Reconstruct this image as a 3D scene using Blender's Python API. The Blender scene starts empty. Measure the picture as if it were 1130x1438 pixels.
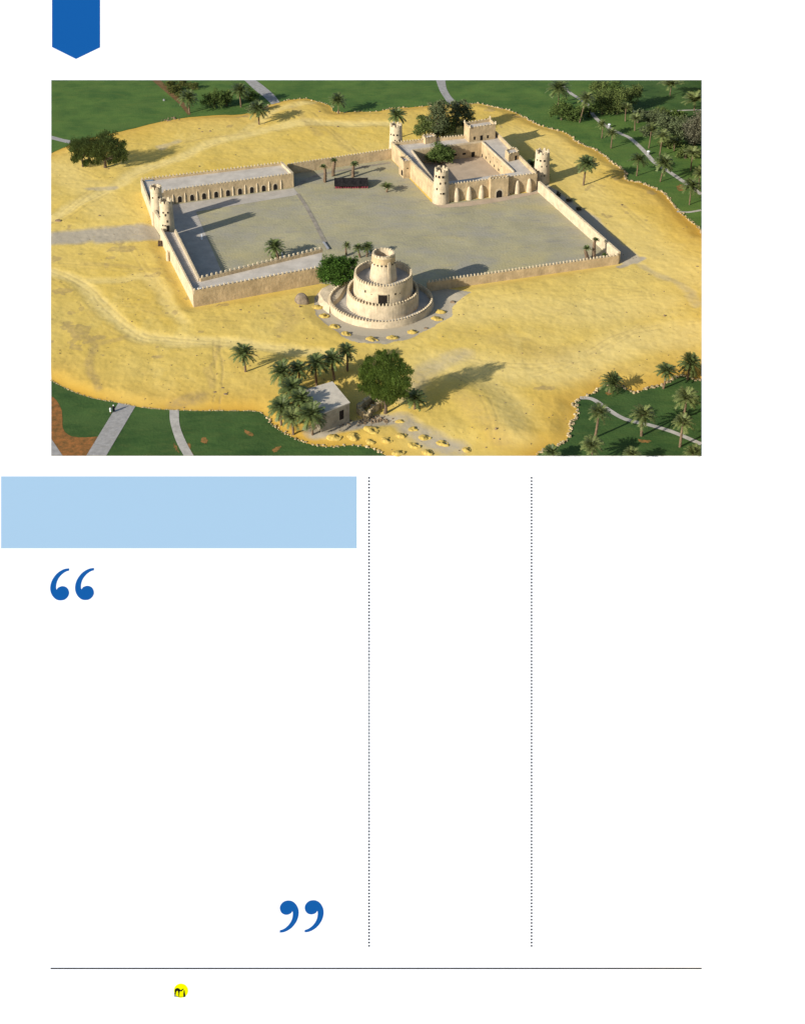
import bpy, bmesh, math, random
import numpy as np
from mathutils import Vector, Matrix, noise
R = math.radians
sc = bpy.context.scene
C = sc.collection
random.seed(7)
# ------------------------------------------------------------------ camera, sky, sun, exposure
FPX, CX, CY, TH, CAMZ, CAMY = 2110.0, 528.0, 376.0, R(27), 190.0, -373.0
W_, H_ = 1130.0, 1438.0
cd = bpy.data.cameras.new('camera'); cam = bpy.data.objects.new('camera', cd); C.objects.link(cam)
cam.location = (0, CAMY, CAMZ); cam.rotation_euler = (R(90) - TH, 0, 0)
cd.sensor_fit = 'HORIZONTAL'; cd.sensor_width = 36; cd.lens = 36 * FPX / W_
cd.shift_x = (W_/2 - CX) / W_; cd.shift_y = -(H_/2 - CY) / W_
cd.clip_start = 1; cd.clip_end = 8000
sc.camera = cam
SUN_EL, SHADOW_AZ = R(24.5), R(38)
sunv = Vector((-math.cos(SHADOW_AZ)*math.cos(SUN_EL), -math.sin(SHADOW_AZ)*math.cos(SUN_EL), math.sin(SUN_EL)))
world = bpy.data.worlds.new('World'); sc.world = world; world.use_nodes = True
wn = world.node_tree.nodes; wl = world.node_tree.links
sky = wn.new('ShaderNodeTexSky'); sky.sky_type = 'NISHITA'; sky.sun_disc = False
sky.sun_elevation = SUN_EL; sky.sun_rotation = math.atan2(sunv.x, sunv.y)
bg = wn['Background']; bg.inputs['Strength'].default_value = 0.10
wl.new(sky.outputs[0], bg.inputs['Color'])
sl = bpy.data.lights.new('sun', 'SUN'); sl.energy = 4.6; sl.angle = R(0.55); sl.color = (1, .955, .88)
so = bpy.data.objects.new('sun', sl); C.objects.link(so)
so.rotation_euler = sunv.to_track_quat('Z', 'Y').to_euler()
vs = sc.view_settings; vs.view_transform = 'Standard'; vs.look = 'None'; vs.gamma = 1; vs.exposure = 0.57
vs.use_curve_mapping = False

# ------------------------------------------------------------------ pixel <-> world
FW = Vector((0, math.cos(TH), -math.sin(TH))); UP = Vector((0, math.sin(TH), math.cos(TH))); CAM = Vector((0, CAMY, CAMZ))
def ray(px, py):
    return FW + Vector((1, 0, 0))*((px-CX)/FPX) + UP*(-(py-CY)/FPX)
def at(px, py, z=0.0):
    d = ray(px, py); t = (z-CAMZ)/d.z
    return CAM + d*t
def hgt(px, pb, pt):                      # height of a vertical line standing at (px,pb) whose top shows at row pt
    Y = at(px, pb).y; d = ray(px, pt)
    return CAMZ + d.z*((Y-CAMY)/d.y)
def ppm(px, py):                          # pixels per metre there
    p = at(px, py) - CAM
    return FPX / p.dot(FW)
def proj(p):
    v = Vector(p) - CAM; w = v.dot(FW)
    return CX + FPX*v.x/w, CY - FPX*v.dot(UP)/w
def onwall(a, b, px, py):                 # where the ray meets the vertical plane through a, b
    n = Vector((b.y-a.y, a.x-b.x, 0)); d = ray(px, py)
    return CAM + d*((a-CAM).dot(n)/d.dot(n))
def lerp(a, b, t): return a + (b-a)*t

# ------------------------------------------------------------------ materials
def mat(name, col, rough=.9, var=.12, scale=1.0, bump=0.0, bscale=None, col2=None, island=0.0, trans=0.0, spec=.15, detail=5, streak=0):
    m = bpy.data.materials.new(name); m.use_nodes = True
    n = m.node_tree.nodes; l = m.node_tree.links; b = n['Principled BSDF']
    b.inputs['Roughness'].default_value = rough; b.inputs['Specular IOR Level'].default_value = spec
    tc = n.new('ShaderNodeTexCoord'); nz = n.new('ShaderNodeTexNoise'); nz.inputs['Scale'].default_value = scale
    nz.inputs['Detail'].default_value = detail; nz.inputs['Roughness'].default_value = .62
    l.new(tc.outputs['Object'], nz.inputs['Vector'])
    mx = n.new('ShaderNodeMix'); mx.data_type = 'RGBA'
    c2 = col2 or tuple(c*(1-2*var) for c in col); c1 = tuple(c*(1+var) for c in col)
    mr = n.new('ShaderNodeMapRange'); mr.inputs[1].default_value = .32; mr.inputs[2].default_value = .68
    l.new(nz.outputs['Fac'], mr.inputs[0]); l.new(mr.outputs[0], mx.inputs[0])
    mx.inputs[6].default_value = (*c2, 1); mx.inputs[7].default_value = (*c1, 1)
    out = mx.outputs[2]
    if streak:
        mp = n.new('ShaderNodeMapping'); mp.inputs['Scale'].default_value = (2.2, 2.2, .35); l.new(tc.outputs['Object'], mp.inputs[0])
        n3 = n.new('ShaderNodeTexNoise'); n3.inputs['Scale'].default_value = 1.0; n3.inputs['Detail'].default_value = 6; n3.inputs['Roughness'].default_value = .75
        l.new(mp.outputs[0], n3.inputs['Vector']); m3 = n.new('ShaderNodeMapRange'); m3.inputs[1].default_value = .3; m3.inputs[2].default_value = .7; m3.inputs[3].default_value = 1-streak; m3.inputs[4].default_value = 1+streak*.5
        l.new(n3.outputs['Fac'], m3.inputs[0]); h3 = n.new('ShaderNodeHueSaturation'); l.new(m3.outputs[0], h3.inputs['Value']); l.new(out, h3.inputs['Color']); out = h3.outputs[0]
    if island:
        g = n.new('ShaderNodeNewGeometry'); hv = n.new('ShaderNodeHueSaturation')
        ma = n.new('ShaderNodeMapRange'); ma.inputs[3].default_value = 1-island; ma.inputs[4].default_value = 1+island
        l.new(g.outputs['Random Per Island'], ma.inputs[0]); l.new(ma.outputs[0], hv.inputs['Value'])
        l.new(out, hv.inputs['Color']); out = hv.outputs[0]
    l.new(out, b.inputs['Base Color'])
    if bump:
        n2 = n.new('ShaderNodeTexNoise'); n2.inputs['Scale'].default_value = bscale or scale*3; n2.inputs['Detail'].default_value = 6
        l.new(tc.outputs['Object'], n2.inputs['Vector'])
        bp = n.new('ShaderNodeBump'); bp.inputs['Strength'].default_value = 1; bp.inputs['Distance'].default_value = bump
        l.new(n2.outputs['Fac'], bp.inputs['Height']); l.new(bp.outputs[0], b.inputs['Normal'])
    if trans:
        b.inputs['Subsurface Weight'].default_value = 0
        t = n.new('ShaderNodeBsdfTranslucent'); ms = n.new('ShaderNodeMixShader'); ms.inputs[0].default_value = trans
        l.new(out, t.inputs['Color']); l.new(b.outputs[0], ms.inputs[1]); l.new(t.outputs[0], ms.inputs[2])
        l.new(ms.outputs[0], n['Material Output'].inputs['Surface'])
    return m
def flat(name, col, rough=1.0):
    m = bpy.data.materials.new(name); m.use_nodes = True
    b = m.node_tree.nodes['Principled BSDF']; b.inputs['Base Color'].default_value = (*col, 1)
    b.inputs['Roughness'].default_value = rough; b.inputs['Specular IOR Level'].default_value = 0
    return m
M = dict(
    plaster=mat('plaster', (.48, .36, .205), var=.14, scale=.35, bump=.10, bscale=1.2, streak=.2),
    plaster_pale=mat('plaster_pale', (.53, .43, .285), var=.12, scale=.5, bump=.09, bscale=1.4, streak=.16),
    merlon=mat('merlon_plaster', (.50, .41, .27), var=.12, scale=1.2),
    roof=mat('roof_screed', (.47, .42, .35), var=.10, scale=.3, bump=.03),
    paving=mat('paving', (.40, .36, .30), var=.10, scale=.3, bump=.03),
    yard=mat('yard_floor', (.40, .31, .215), var=.08, scale=.3),
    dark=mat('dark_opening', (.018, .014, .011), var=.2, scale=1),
    wood=mat('old_wood', (.07, .045, .028), var=.25, scale=2),
    trunk=mat('palm_trunk', (.17, .115, .07), var=.25, scale=4, bump=.05),
    bark=mat('bark', (.12, .085, .055), var=.25, scale=3, bump=.04),
    frond=mat('palm_frond', (.12, .155, .045), var=.22, scale=1.6, island=.35, trans=.22, rough=.55, spec=.35),
    frond_dry=mat('palm_frond_dry', (.165, .195, .06), var=.25, scale=1.6, island=.35, trans=.22, rough=.6, spec=.3),
    leaf_olive=mat('leaf_olive', (.13, .165, .045), var=.3, scale=.5, island=.4, trans=.2),
    leaf_green=mat('leaf_green', (.065, .13, .02), var=.3, scale=.6, island=.4, trans=.25),
    leaf_bright=mat('leaf_bright', (.19, .26, .05), var=.3, scale=.5, island=.45, trans=.35),
    leaf_mid=mat('leaf_mid', (.10, .145, .035), var=.3, scale=.5, island=.4, trans=.2),
    leaf_grey=mat('leaf_grey', (.12, .145, .065), var=.3, scale=.5, island=.4, trans=.15),
    leaf_yellow=mat('leaf_yellow', (.13, .14, .035), var=.3, scale=.7, island=.35, trans=.2),
    leaf_purple=mat('leaf_purple', (.125, .12, .075), var=.25, scale=.7, island=.35),
    stone=mat('pale_stone', (.42, .325, .18), var=.3, scale=1.5, island=.3, bump=.05),
    rock=mat('brown_rock', (.20, .14, .085), var=.25, scale=1.2, bump=.06),
    mud=mat('mud', (.22, .17, .115), var=.25, scale=.8, bump=.12, bscale=2),
    mound=mat('mound_sand', (.48, .34, .085), var=.2, scale=1.2, bump=.05, bscale=3),
    concrete=mat('hut_roof', (.50, .44, .345), var=.10, scale=.5, bump=.02),
    hutwall=mat('hut_wall', (.30, .26, .19), var=.15, scale=.7, bump=.04),
    black_cloth=mat('black_goat_hair', (.014, .012, .012), var=.3, scale=1.5, bump=.05),
    red_cloth=mat('red_rug', (.20, .03, .04), var=.4, scale=2.2, col2=(.10, .03, .04)),
    white=mat('white_cloth', (.8, .8, .8), var=.04, scale=2),
    dark_cloth=mat('dark_cloth', (.02, .02, .03), var=.1, scale=2),
    skin=mat('skin', (.28, .16, .10), var=.05, scale=3),
    metal=mat('grey_metal', (.30, .30, .30), var=.1, scale=2, rough=.5),
    plastic=mat('white_box', (.75, .75, .73), var=.04, scale=2),
    blue=mat('faded_blue', (.10, .15, .22), var=.1, scale=2),
)
# ------------------------------------------------------------------ mesh helpers
def tag(o, label=None, cat=None, group=None, kind=None):
    if label: o['label'] = label
    if cat: o['category'] = cat
    if group: o['group'] = group
    if kind: o['kind'] = kind
    return o
def empty(name, loc=(0, 0, 0), rz=0):
    o = bpy.data.objects.new(name, None); C.objects.link(o); o.location = loc; o.rotation_euler = (0, 0, rz)
    o.empty_display_size = .5
    return o
class MB:
    def __init__(s): s.v = []; s.f = []
    def add(s, vs_, fs):
        k = len(s.v); s.v += [tuple(v) for v in vs_]; s.f += [tuple(i+k for i in f) for f in fs]
    def prism(s, pts, z0, z1, top=None):
        pts = [Vector((p[0], p[1], 0)) for p in pts]
        if sum(a.x*b.y-b.x*a.y for a, b in zip(pts, pts[1:]+pts[:1])) < 0: pts = pts[::-1]
        n = len(pts)
        tp = pts
        if top: # scale towards centroid
            c = sum(pts, Vector())/n; tp = [c+(p-c)*top for p in pts]
        s.add([(p.x, p.y, z0) for p in pts]+[(p.x, p.y, z1) for p in tp],
              [tuple(range(n-1, -1, -1)), tuple(range(n, 2*n))]+[(i, (i+1) % n, n+(i+1) % n, n+i) for i in range(n)])
    def bar(s, a, b, w, z0, z1, side=0):      # box along a-b; side -1/0/1: body lies right/centred/left of the line
        d = Vector((b[0]-a[0], b[1]-a[1], 0)).normalized(); n = Vector((-d.y, d.x, 0))
        o1 = n*(w*(side-1)/2); o2 = n*(w*(side+1)/2)
        a = Vector((a[0], a[1], 0)); b = Vector((b[0], b[1], 0))
        s.prism([a+o1, b+o1, b+o2, a+o2], z0, z1)
    def lathe(s, prof, n=40, c=(0, 0), ph=0, arc=2*math.pi):
        k = len(s.v); m = len(prof); full = abs(arc-2*math.pi) < 1e-6; cols = n if full else n+1
        for i in range(cols):
            a = ph+arc*i/n
            for r, z in prof: s.v.append((c[0]+r*math.cos(a), c[1]+r*math.sin(a), z))
        for i in range(n):
            j = (i+1) % cols
            for q in range(m-1):
                s.f.append((k+i*m+q, k+j*m+q, k+j*m+q+1, k+i*m+q+1))
    def tube(s, pts, rad, n=7):
        k = len(s.v); pts = [Vector(p) for p in pts]
        for i, p in enumerate(pts):
            d = (pts[min(i+1, len(pts)-1)]-pts[max(i-1, 0)]).normalized()
            u = d.orthogonal().normalized() if abs(d.z) < .9 else Vector((1, 0, 0)); u = (u-d*u.dot(d)).normalized(); w = d.cross(u)
            for j in range(n):
                a = 2*math.pi*j/n; s.v.append(tuple(p+(u*math.cos(a)+w*math.sin(a))*rad[i]))
        for i in range(len(pts)-1):
            for j in range(n): s.f.append((k+i*n+j, k+i*n+(j+1) % n, k+(i+1)*n+(j+1) % n, k+(i+1)*n+j))
        s.f.append(tuple(k+j for j in range(n))[::-1]); s.f.append(tuple(k+(len(pts)-1)*n+j for j in range(n)))
    def build(s, name, m, parent=None, smooth=False, jit=0, loc=None):
        me = bpy.data.meshes.new(name)
        v = s.v
        if jit:
            v = [tuple(Vector(p)+noise.noise_vector(Vector(p)*.35)*jit) for p in v]
        me.from_pydata(v, [], s.f); me.update()
        if smooth:
            me.polygons.foreach_set('use_smooth', [True]*len(me.polygons))
        if m: me.materials.append(M[m] if isinstance(m, str) else m)
        o = bpy.data.objects.new(name, me); C.objects.link(o)
        if parent: o.parent = parent
        if loc is not None: o.location = loc
        return o
def merl_line(mb, a, b, z, w=.45, h=.75, step=1.25, thick=.4, side=0):
    d = Vector((b[0]-a[0], b[1]-a[1], 0)); L = d.length; d.normalize(); n = max(1, int(L/step))
    nn = Vector((-d.y, d.x, 0))*(thick*side/2)
    for i in range(n):
        p = Vector((a[0], a[1], 0))+d*(L*(i+.5)/n)+nn
        u = d*w*random.uniform(.44, .54); v = Vector((-d.y, d.x, 0))*thick*.5; hh = h*random.uniform(.86, 1.06)
        mb.add([p-u-v, p+u-v, p+u+v, p-u+v], [])
        k = len(mb.v)-4
        for q in range(4): mb.v[k+q] = (mb.v[k+q][0], mb.v[k+q][1], z-.02)
        t = [p-u*.62-v*.9, p+u*.62-v*.9, p+u*.62+v*.9, p-u*.62+v*.9]
        mb.v += [(x.x, x.y, z+hh) for x in t]
        mb.f += [(k+4, k+5, k+6, k+7), (k, k+1, k+5, k+4), (k+1, k+2, k+6, k+5), (k+2, k+3, k+7, k+6), (k+3, k, k+4, k+7)]
def merl_ring(mb, c, r, z, n, h=.7, w=.5, thick=.4, a0=0, arc=2*math.pi):
    for i in range(n):
        a = a0+arc*(i+.5)/n; d = Vector((-math.sin(a), math.cos(a), 0)); p = Vector((c[0]+r*math.cos(a), c[1]+r*math.sin(a), 0))
        merl_line(mb, p-d*w*.6, p+d*w*.6, z, w=w, h=h, step=99, thick=thick)
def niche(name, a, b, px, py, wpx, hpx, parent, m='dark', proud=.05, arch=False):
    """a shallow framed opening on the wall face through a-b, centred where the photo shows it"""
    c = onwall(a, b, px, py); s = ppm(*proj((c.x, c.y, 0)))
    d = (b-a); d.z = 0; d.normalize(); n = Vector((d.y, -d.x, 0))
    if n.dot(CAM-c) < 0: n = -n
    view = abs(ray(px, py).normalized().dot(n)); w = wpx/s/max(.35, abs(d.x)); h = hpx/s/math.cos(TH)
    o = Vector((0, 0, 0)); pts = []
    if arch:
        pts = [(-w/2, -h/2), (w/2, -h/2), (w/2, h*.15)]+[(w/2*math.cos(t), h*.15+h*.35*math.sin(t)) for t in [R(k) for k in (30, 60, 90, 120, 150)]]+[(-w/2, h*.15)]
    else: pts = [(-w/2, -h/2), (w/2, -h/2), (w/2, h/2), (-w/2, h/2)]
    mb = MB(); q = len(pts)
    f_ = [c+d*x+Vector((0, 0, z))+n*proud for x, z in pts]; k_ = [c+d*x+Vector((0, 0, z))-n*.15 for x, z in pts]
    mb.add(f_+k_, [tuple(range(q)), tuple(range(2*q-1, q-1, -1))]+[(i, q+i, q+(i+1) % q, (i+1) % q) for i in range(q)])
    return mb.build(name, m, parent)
def round_tower(root, c, r0, r1, h, par=1.1, floor_m='roof', nm=9, n=40, name='tower', windows=()):
    """hollow-topped tapering drum with merlons; parts under root, which stands at c"""
    zf = h-par; t = .45
    mb = MB(); mb.lathe([(r0, -.04), (r0*.985+.0, .6), (r0+(r1-r0)*.55, h*.5), (r1, h-par*1.05), (r1+.06, h-par*.95), (r1, h), (r1-t, h), (r1-t, zf), (0, zf)], n)
    w = mb.build(name, 'plaster_pale', root, smooth=False)
    mb = MB(); mb.lathe([(r1-t-.01, zf+.02), (0, zf+.03)], n); mb.build('tower_floor', floor_m, root)
    mb = MB(); merl_ring(mb, (0, 0), r1-t/2, h, nm, h=.75, w=1.0, thick=t); mb.build('crenellation', 'merlon', w)
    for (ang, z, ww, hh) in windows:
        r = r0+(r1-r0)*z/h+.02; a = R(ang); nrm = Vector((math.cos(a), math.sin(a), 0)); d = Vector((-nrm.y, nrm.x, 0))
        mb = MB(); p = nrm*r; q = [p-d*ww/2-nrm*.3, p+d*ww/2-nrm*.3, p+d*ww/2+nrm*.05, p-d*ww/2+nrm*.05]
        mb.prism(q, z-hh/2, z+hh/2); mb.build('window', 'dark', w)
    return w
# ------------------------------------------------------------------ outlines read off the photograph
L0, T0, R0, B0 = 72.0, 112.0, 985.0, 640.0
edge_top = [(72, 215), (94, 205), (130, 193), (171, 184), (219, 172), (259, 165), (299, 161.5), (340, 160), (362, 153), (380, 146), (404, 140.5), (428, 138), (446, 142), (465, 149), (470, 157), (499, 156.5), (531, 156), (547, 152), (579, 150), (603, 148), (632, 146), (669, 145), (696, 150), (724, 158), (754, 174), (788, 184), (800, 190), (814, 201), (838, 211), (859, 227), (878, 241), (880, 251.5), (907, 259), (933, 272), (949, 291), (960, 302), (982, 321), (985, 328)]
edge_bl = [(72, 534), (94, 546), (126, 558), (166, 566), (206, 573), (240, 575.5), (291, 577), (352, 577), (369, 581), (382, 595), (396, 606), (417, 617), (433, 623), (454, 627), (476, 626.5), (499, 625), (523, 630), (542, 640)]
edge_br = [(985, 535), (970, 531), (954, 527), (936, 538), (910, 545), (890, 551), (876, 545), (860, 541), (846, 543), (832, 552), (816, 559), (806, 568), (812, 577), (803, 592), (800, 607), (791, 621), (763, 633), (752, 640)]
court = [(219, 322), (272, 431), (450, 398), (600, 409), (868, 370), (757, 268), (620, 285), (605, 283), (549, 223), (412, 243), (412, 262), (240, 285)]
def smooth_line(pts, k=5, jit=.0):
    out = []
    for i in range(len(pts)-1):
        p0 = pts[max(i-1, 0)]; p1 = pts[i]; p2 = pts[i+1]; p3 = pts[min(i+2, len(pts)-1)]
        for j in range(k):
            t = j/k; q = []
            for a in (0, 1):
                q.append(.5*((2*p1[a])+(-p0[a]+p2[a])*t+(2*p0[a]-5*p1[a]+4*p2[a]-p3[a])*t*t+(-p0[a]+3*p1[a]-3*p2[a]+p3[a])*t**3)
                         + (random.uniform(-jit, jit) if j else 0))
            out.append(tuple(q))
    out.append(pts[-1]); return out
ET, EBL, EBR = smooth_line(edge_top, 5, .35), smooth_line(edge_bl, 5, .3), smooth_line(edge_br, 5, .5)
def wpts(pts, z=0): return [at(x, y, z) for x, y in pts]
def seg_dist(X, Y, pts):
    d = np.full(X.shape, 1e9)
    for a, b in zip(pts, pts[1:]):
        vx, vy = b[0]-a[0], b[1]-a[1]; L = vx*vx+vy*vy+1e-9
        t = np.clip(((X-a[0])*vx+(Y-a[1])*vy)/L, 0, 1)
        d = np.minimum(d, np.hypot(X-a[0]-t*vx, Y-a[1]-t*vy))
    return d
def inside(X, Y, pts):
    r = np.zeros(X.shape, bool); n = len(pts)
    for i in range(n):
        x1, y1 = pts[i][0], pts[i][1]; x2, y2 = pts[(i+1) % n][0], pts[(i+1) % n][1]
        if y1 == y2: continue
        c = ((y1 > Y) != (y2 > Y)) & (X < (x2-x1)*(Y-y1)/(y2-y1)+x1); r ^= c
    return r
def sstep(x, a, b):
    t = np.clip((x-a)/(b-a), 0, 1); return t*t*(3-2*t)
# ------------------------------------------------------------------ terrain (sand) with relief and marks worn into it
NX, NY = 620, 620
yt, yb = at(CX, T0).y, at(CX, B0).y
xl_t, xr_t, xl_b, xr_b = at(L0, T0).x, at(R0, T0).x, at(L0, B0).x, at(R0, B0).x
U, V = np.meshgrid(np.linspace(0, 1, NX), np.linspace(0, 1, NY))
Y = yb+(yt-yb)*V; X = (xl_b+(xr_b-xl_b)*U)*(1-V)+(xl_t+(xr_t-xl_t)*U)*V
def vnoise(X, Y, s, seed):
    r = np.random.RandomState(seed); G = r.rand(256, 256)
    x = X/s+100; y = Y/s+100; xi = np.floor(x).astype(int); yi = np.floor(y).astype(int); fx = x-xi; fy = y-yi
    fx = fx*fx*(3-2*fx); fy = fy*fy*(3-2*fy)
    g = lambda a, b: G[a % 256, b % 256]
    return (g(xi, yi)*(1-fx)+g(xi+1, yi)*fx)*(1-fy)+(g(xi, yi+1)*(1-fx)+g(xi+1, yi+1)*fx)*fy
def fbm(X, Y, s, seed, o=4):
    t = 0; a = 1; w = 0
    for k in range(o): t = t+a*vnoise(X, Y, s/2**k, seed+k); w += a; a *= .5
    return t/w
lawn_polys = {'top': ET+[(985, 112), (72, 112)], 'left': EBL+[(72, 640)], 'right': EBR+[(985, 640)]}
dm = np.full(X.shape, 1e9)
for k, e in (('top', ET), ('left', EBL), ('right', EBR)):
    wp = wpts(e); dm = np.minimum(dm, seg_dist(X, Y, wp)); dm[inside(X, Y, wpts({'top': [(40, 225)]+ET+[(1010, 350), (1010, 95), (40, 95)], 'left': [(40, 520)]+EBL+[(556, 660), (40, 660)], 'right': [(1010, 545)]+EBR+[(740, 660), (1010, 660)]}[k]))] = 0
edge_d = dm.copy()
cw = wpts(court); dc = seg_dist(X, Y, cw+cw[:1]); dc[inside(X, Y, cw)] = 0
fpoly = wpts([(549, 223), (612, 286), (754, 268), (698, 208)]); df = seg_dist(X, Y, fpoly+fpoly[:1]); df[inside(X, Y, fpoly)] = 0; dc = np.minimum(dc, df)
hutp = wpts([(420, 600), (500, 590), (540, 590), (545, 550), (440, 545)]); dh = seg_dist(X, Y, hutp+hutp[:1]); dh[inside(X, Y, hutp)] = 0
rc = at(537, 427); dr = np.maximum(np.hypot(X-rc.x, Y-rc.y)-17, 0)
border = np.minimum(Y-yb, yt-Y)
mask = sstep(np.minimum.reduce([dm, dc, dh, dr]), 0, 5)*sstep(border, 0, 10)
wobx = X+6*(fbm(X, Y, 14, 40)-.5); woby = Y+6*(fbm(X, Y, 14, 50)-.5)
def track(pts, w, soft=1.0):
    d = seg_dist(wobx, woby, wpts(smooth_line(pts, 4))); return 1-sstep(d, w*(1-soft*.7), w*(1+soft*.7))
pale = np.maximum.reduce([
    track([(78, 310), (126, 280), (166, 259), (198, 243), (260, 220), (300, 203), (340, 193), (393, 181), (446, 174), (541, 174)], 2.6),
    .8*track([(300, 203), (345, 186), (400, 150), (430, 145)], 2),
    track([(72, 384), (108, 399), (140, 428), (180, 466), (224, 477), (299, 481), (352, 484), (430, 494), (480, 500)], 2.4),
    .7*track([(108, 399), (150, 396), (205, 392), (230, 420), (262, 452)], 2.0),
    .5*track([(72, 240), (130, 270), (150, 300)], 5),
    .5*track([(700, 200), (760, 200), (840, 300), (930, 360), (985, 400)], 7),
    .8*track([(620, 512), (690, 520), (751, 521), (800, 519), (880, 480), (985, 470)], 6),
    .6*track([(690, 540), (715, 575), (730, 610)], 4),
    .5*track([(640, 440), (720, 430), (800, 440), (930, 430)], 7)])
gell = inside(wobx, woby, wpts([(446, 422), (452, 440), (466, 458), (486, 473), (512, 484), (548, 484), (575, 475), (588, 466), (612, 459), (636, 444), (640, 425), (655, 412), (620, 404), (560, 395), (470, 398)])).astype(float)
grav = np.maximum.reduce([
    gell,
    .85*track([(72, 340), (130, 333), (170, 328), (205, 325), (226, 330)], 4.0, 1.0), .8*track([(150, 338), (226, 334)], 3.2, 1.0),
    track([(760, 262), (800, 293), (850, 335), (884, 362)], 3.6, .7), .38*track([(884, 362), (928, 388), (967, 419), (984, 431)], 2.0, 1.2),
    .8*track([(868, 374), (905, 361)], 1.2),
    .62*track([(560, 592), (600, 615), (640, 632)], 4, .9), .8*track([(440, 604), (500, 600), (548, 592)], 3, .8),
    .42*track([(560, 555), (610, 520), (650, 500)], 4, 1.2),
    .45*track([(222, 206), (248, 199)], 2), .5*track([(126, 268), (155, 266)], 1.6)])
dark = np.maximum.reduce([
    .7*track([(96, 455), (126, 489), (132, 515), (137, 545)], 1.0), .6*track([(126, 488), (177, 476)], 1.0),
    .8*track([(255, 565), (285, 558)], 2.2), .5*track([(395, 430), (415, 445), (402, 462)], 2),
    .35*track([(440, 172), (475, 197), (500, 215)], 1.4), .4*track([(340, 190), (300, 196), (262, 201)], .8),
    .5*track([(300, 520), (303, 545)], .8), .5*track([(305, 490), (308, 540)], .5), .4*track([(118, 372), (220, 382)], 1.0),
    .45*track([(640, 560), (680, 590), (712, 622)], 2.4), .3*track([(700, 480), (780, 500)], 4),
    .5*track([(405, 150), (425, 165), (445, 190)], 1.2)])
def wheels(pts, k=.5, off=.85):
    P_ = wpts(smooth_line(pts, 5)); out = 0
    for sg in (-1, 1):
        q = [p+Vector((-(b-a).y, (b-a).x, 0)).normalized()*off*sg for p, a, b in zip(P_, [P_[0]]+P_[:-1], P_[1:]+[P_[-1]])]
        d = seg_dist(X+1.2*(fbm(X, Y, 9, 70)-.5), Y+1.2*(fbm(X, Y, 9, 71)-.5), q); out = np.maximum(out, k*(1-sstep(d, .12, .42)))
    return .6*out*(.2+1.0*(fbm(X, Y, 6, 72, 2) > .45))
wheel = np.maximum.reduce([wheels(p, k) for p, k in (
    ([(78, 315), (130, 283), (175, 258), (230, 232), (300, 206), (345, 195), (446, 178), (541, 178)], .5), ([(90, 300), (140, 262), (190, 240), (262, 200), (340, 188), (440, 170)], .4),
    ([(72, 380), (120, 404), (160, 440), (200, 472), (260, 481), (352, 487), (430, 496)], .55), ([(72, 395), (110, 420), (150, 460), (215, 486), (300, 487), (360, 480)], .35),
    ([(240, 400), (215, 385), (140, 378), (72, 372)], .4), ([(250, 425), (225, 400), (200, 372), (185, 345)], .4), ([(72, 455), (120, 440), (180, 430), (240, 445), (330, 450), (400, 440)], .35),
    ([(640, 505), (720, 515), (800, 508), (880, 470), (984, 455)], .5), ([(650, 530), (740, 530), (830, 500), (930, 440), (984, 400)], .35), ([(620, 430), (700, 415), (800, 405), (900, 410), (984, 440)], .35),
    ([(984, 360), (920, 330), (860, 280), (800, 235), (740, 190), (690, 165)], .45), ([(640, 470), (700, 470), (790, 440), (870, 420), (984, 425)], .3), ([(700, 630), (690, 590), (670, 550), (640, 530), (600, 520)], .5),
    ([(305, 480), (307, 540), (303, 575)], .6), ([(500, 215), (470, 190), (440, 165), (415, 145)], .5), ([(640, 150), (560, 158), (500, 170), (450, 176)], .35), ([(100, 235), (150, 262), (185, 300), (215, 325)], .35))])
spots = fbm(X, Y, 5, 7, 3)
dark = np.maximum(dark, wheel)
dark = np.maximum(dark, .8*((spots > .72) & (fbm(X, Y, 40, 9, 2) > .55)).astype(float))
ochre = np.exp(-edge_d/6.0)*(.5+.9*fbm(X, Y, 12, 21, 3))
ridge = 1-sstep(seg_dist(X, Y, wpts([(640, 552), (668, 560), (690, 580), (712, 612)])), 0, 9)
Z = mask*(.15+.55*fbm(X, Y, 22, 3, 4)+.30*fbm(X, Y, 5, 13, 4)+.9*ridge - .22*pale-.15*grav*(1-gell)+.07*vnoise(X, Y, 1.2, 33)+.05*vnoise(X, Y, .6, 34)-.10*wheel)
Z = np.maximum(Z, 0)*1.0
Z[dr < 1] = 0
verts = np.stack([X, Y, Z], -1).reshape(-1, 3)
ii = np.arange(NX*NY).reshape(NY, NX)
faces = np.stack([ii[:-1, :-1], ii[:-1, 1:], ii[1:, 1:], ii[1:, :-1]], -1).reshape(-1, 4)
me = bpy.data.meshes.new('sand'); me.vertices.add(len(verts)); me.vertices.foreach_set('co', verts.ravel().astype(np.float32))
me.loops.add(faces.size); me.loops.foreach_set('vertex_index', faces.ravel().astype(np.int32))
me.polygons.add(len(faces)); me.polygons.foreach_set('loop_start', np.arange(0, faces.size, 4, dtype=np.int32))
me.polygons.foreach_set('loop_total', np.full(len(faces), 4, np.int32)); me.update(calc_edges=True)
me.polygons.foreach_set('use_smooth', np.ones(len(faces), bool))
for nm, arr in (('pale', pale), ('gravel', grav), ('dark', dark), ('ochre', ochre)):
    a = me.attributes.new(nm, 'FLOAT', 'POINT'); a.data.foreach_set('value', arr.ravel().astype(np.float32))
sand = bpy.data.objects.new('sand', me); C.objects.link(sand); tag(sand, kind='structure')
def ZH(x, y):
    v = (y-yb)/(yt-yb); xl = xl_b+(xl_t-xl_b)*v; xr = xr_b+(xr_t-xr_b)*v; u = (x-xl)/(xr-xl)
    i = min(max(int(round(v*(NY-1))), 0), NY-1); j = min(max(int(round(u*(NX-1))), 0), NX-1); return float(Z[i, j])
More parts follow.
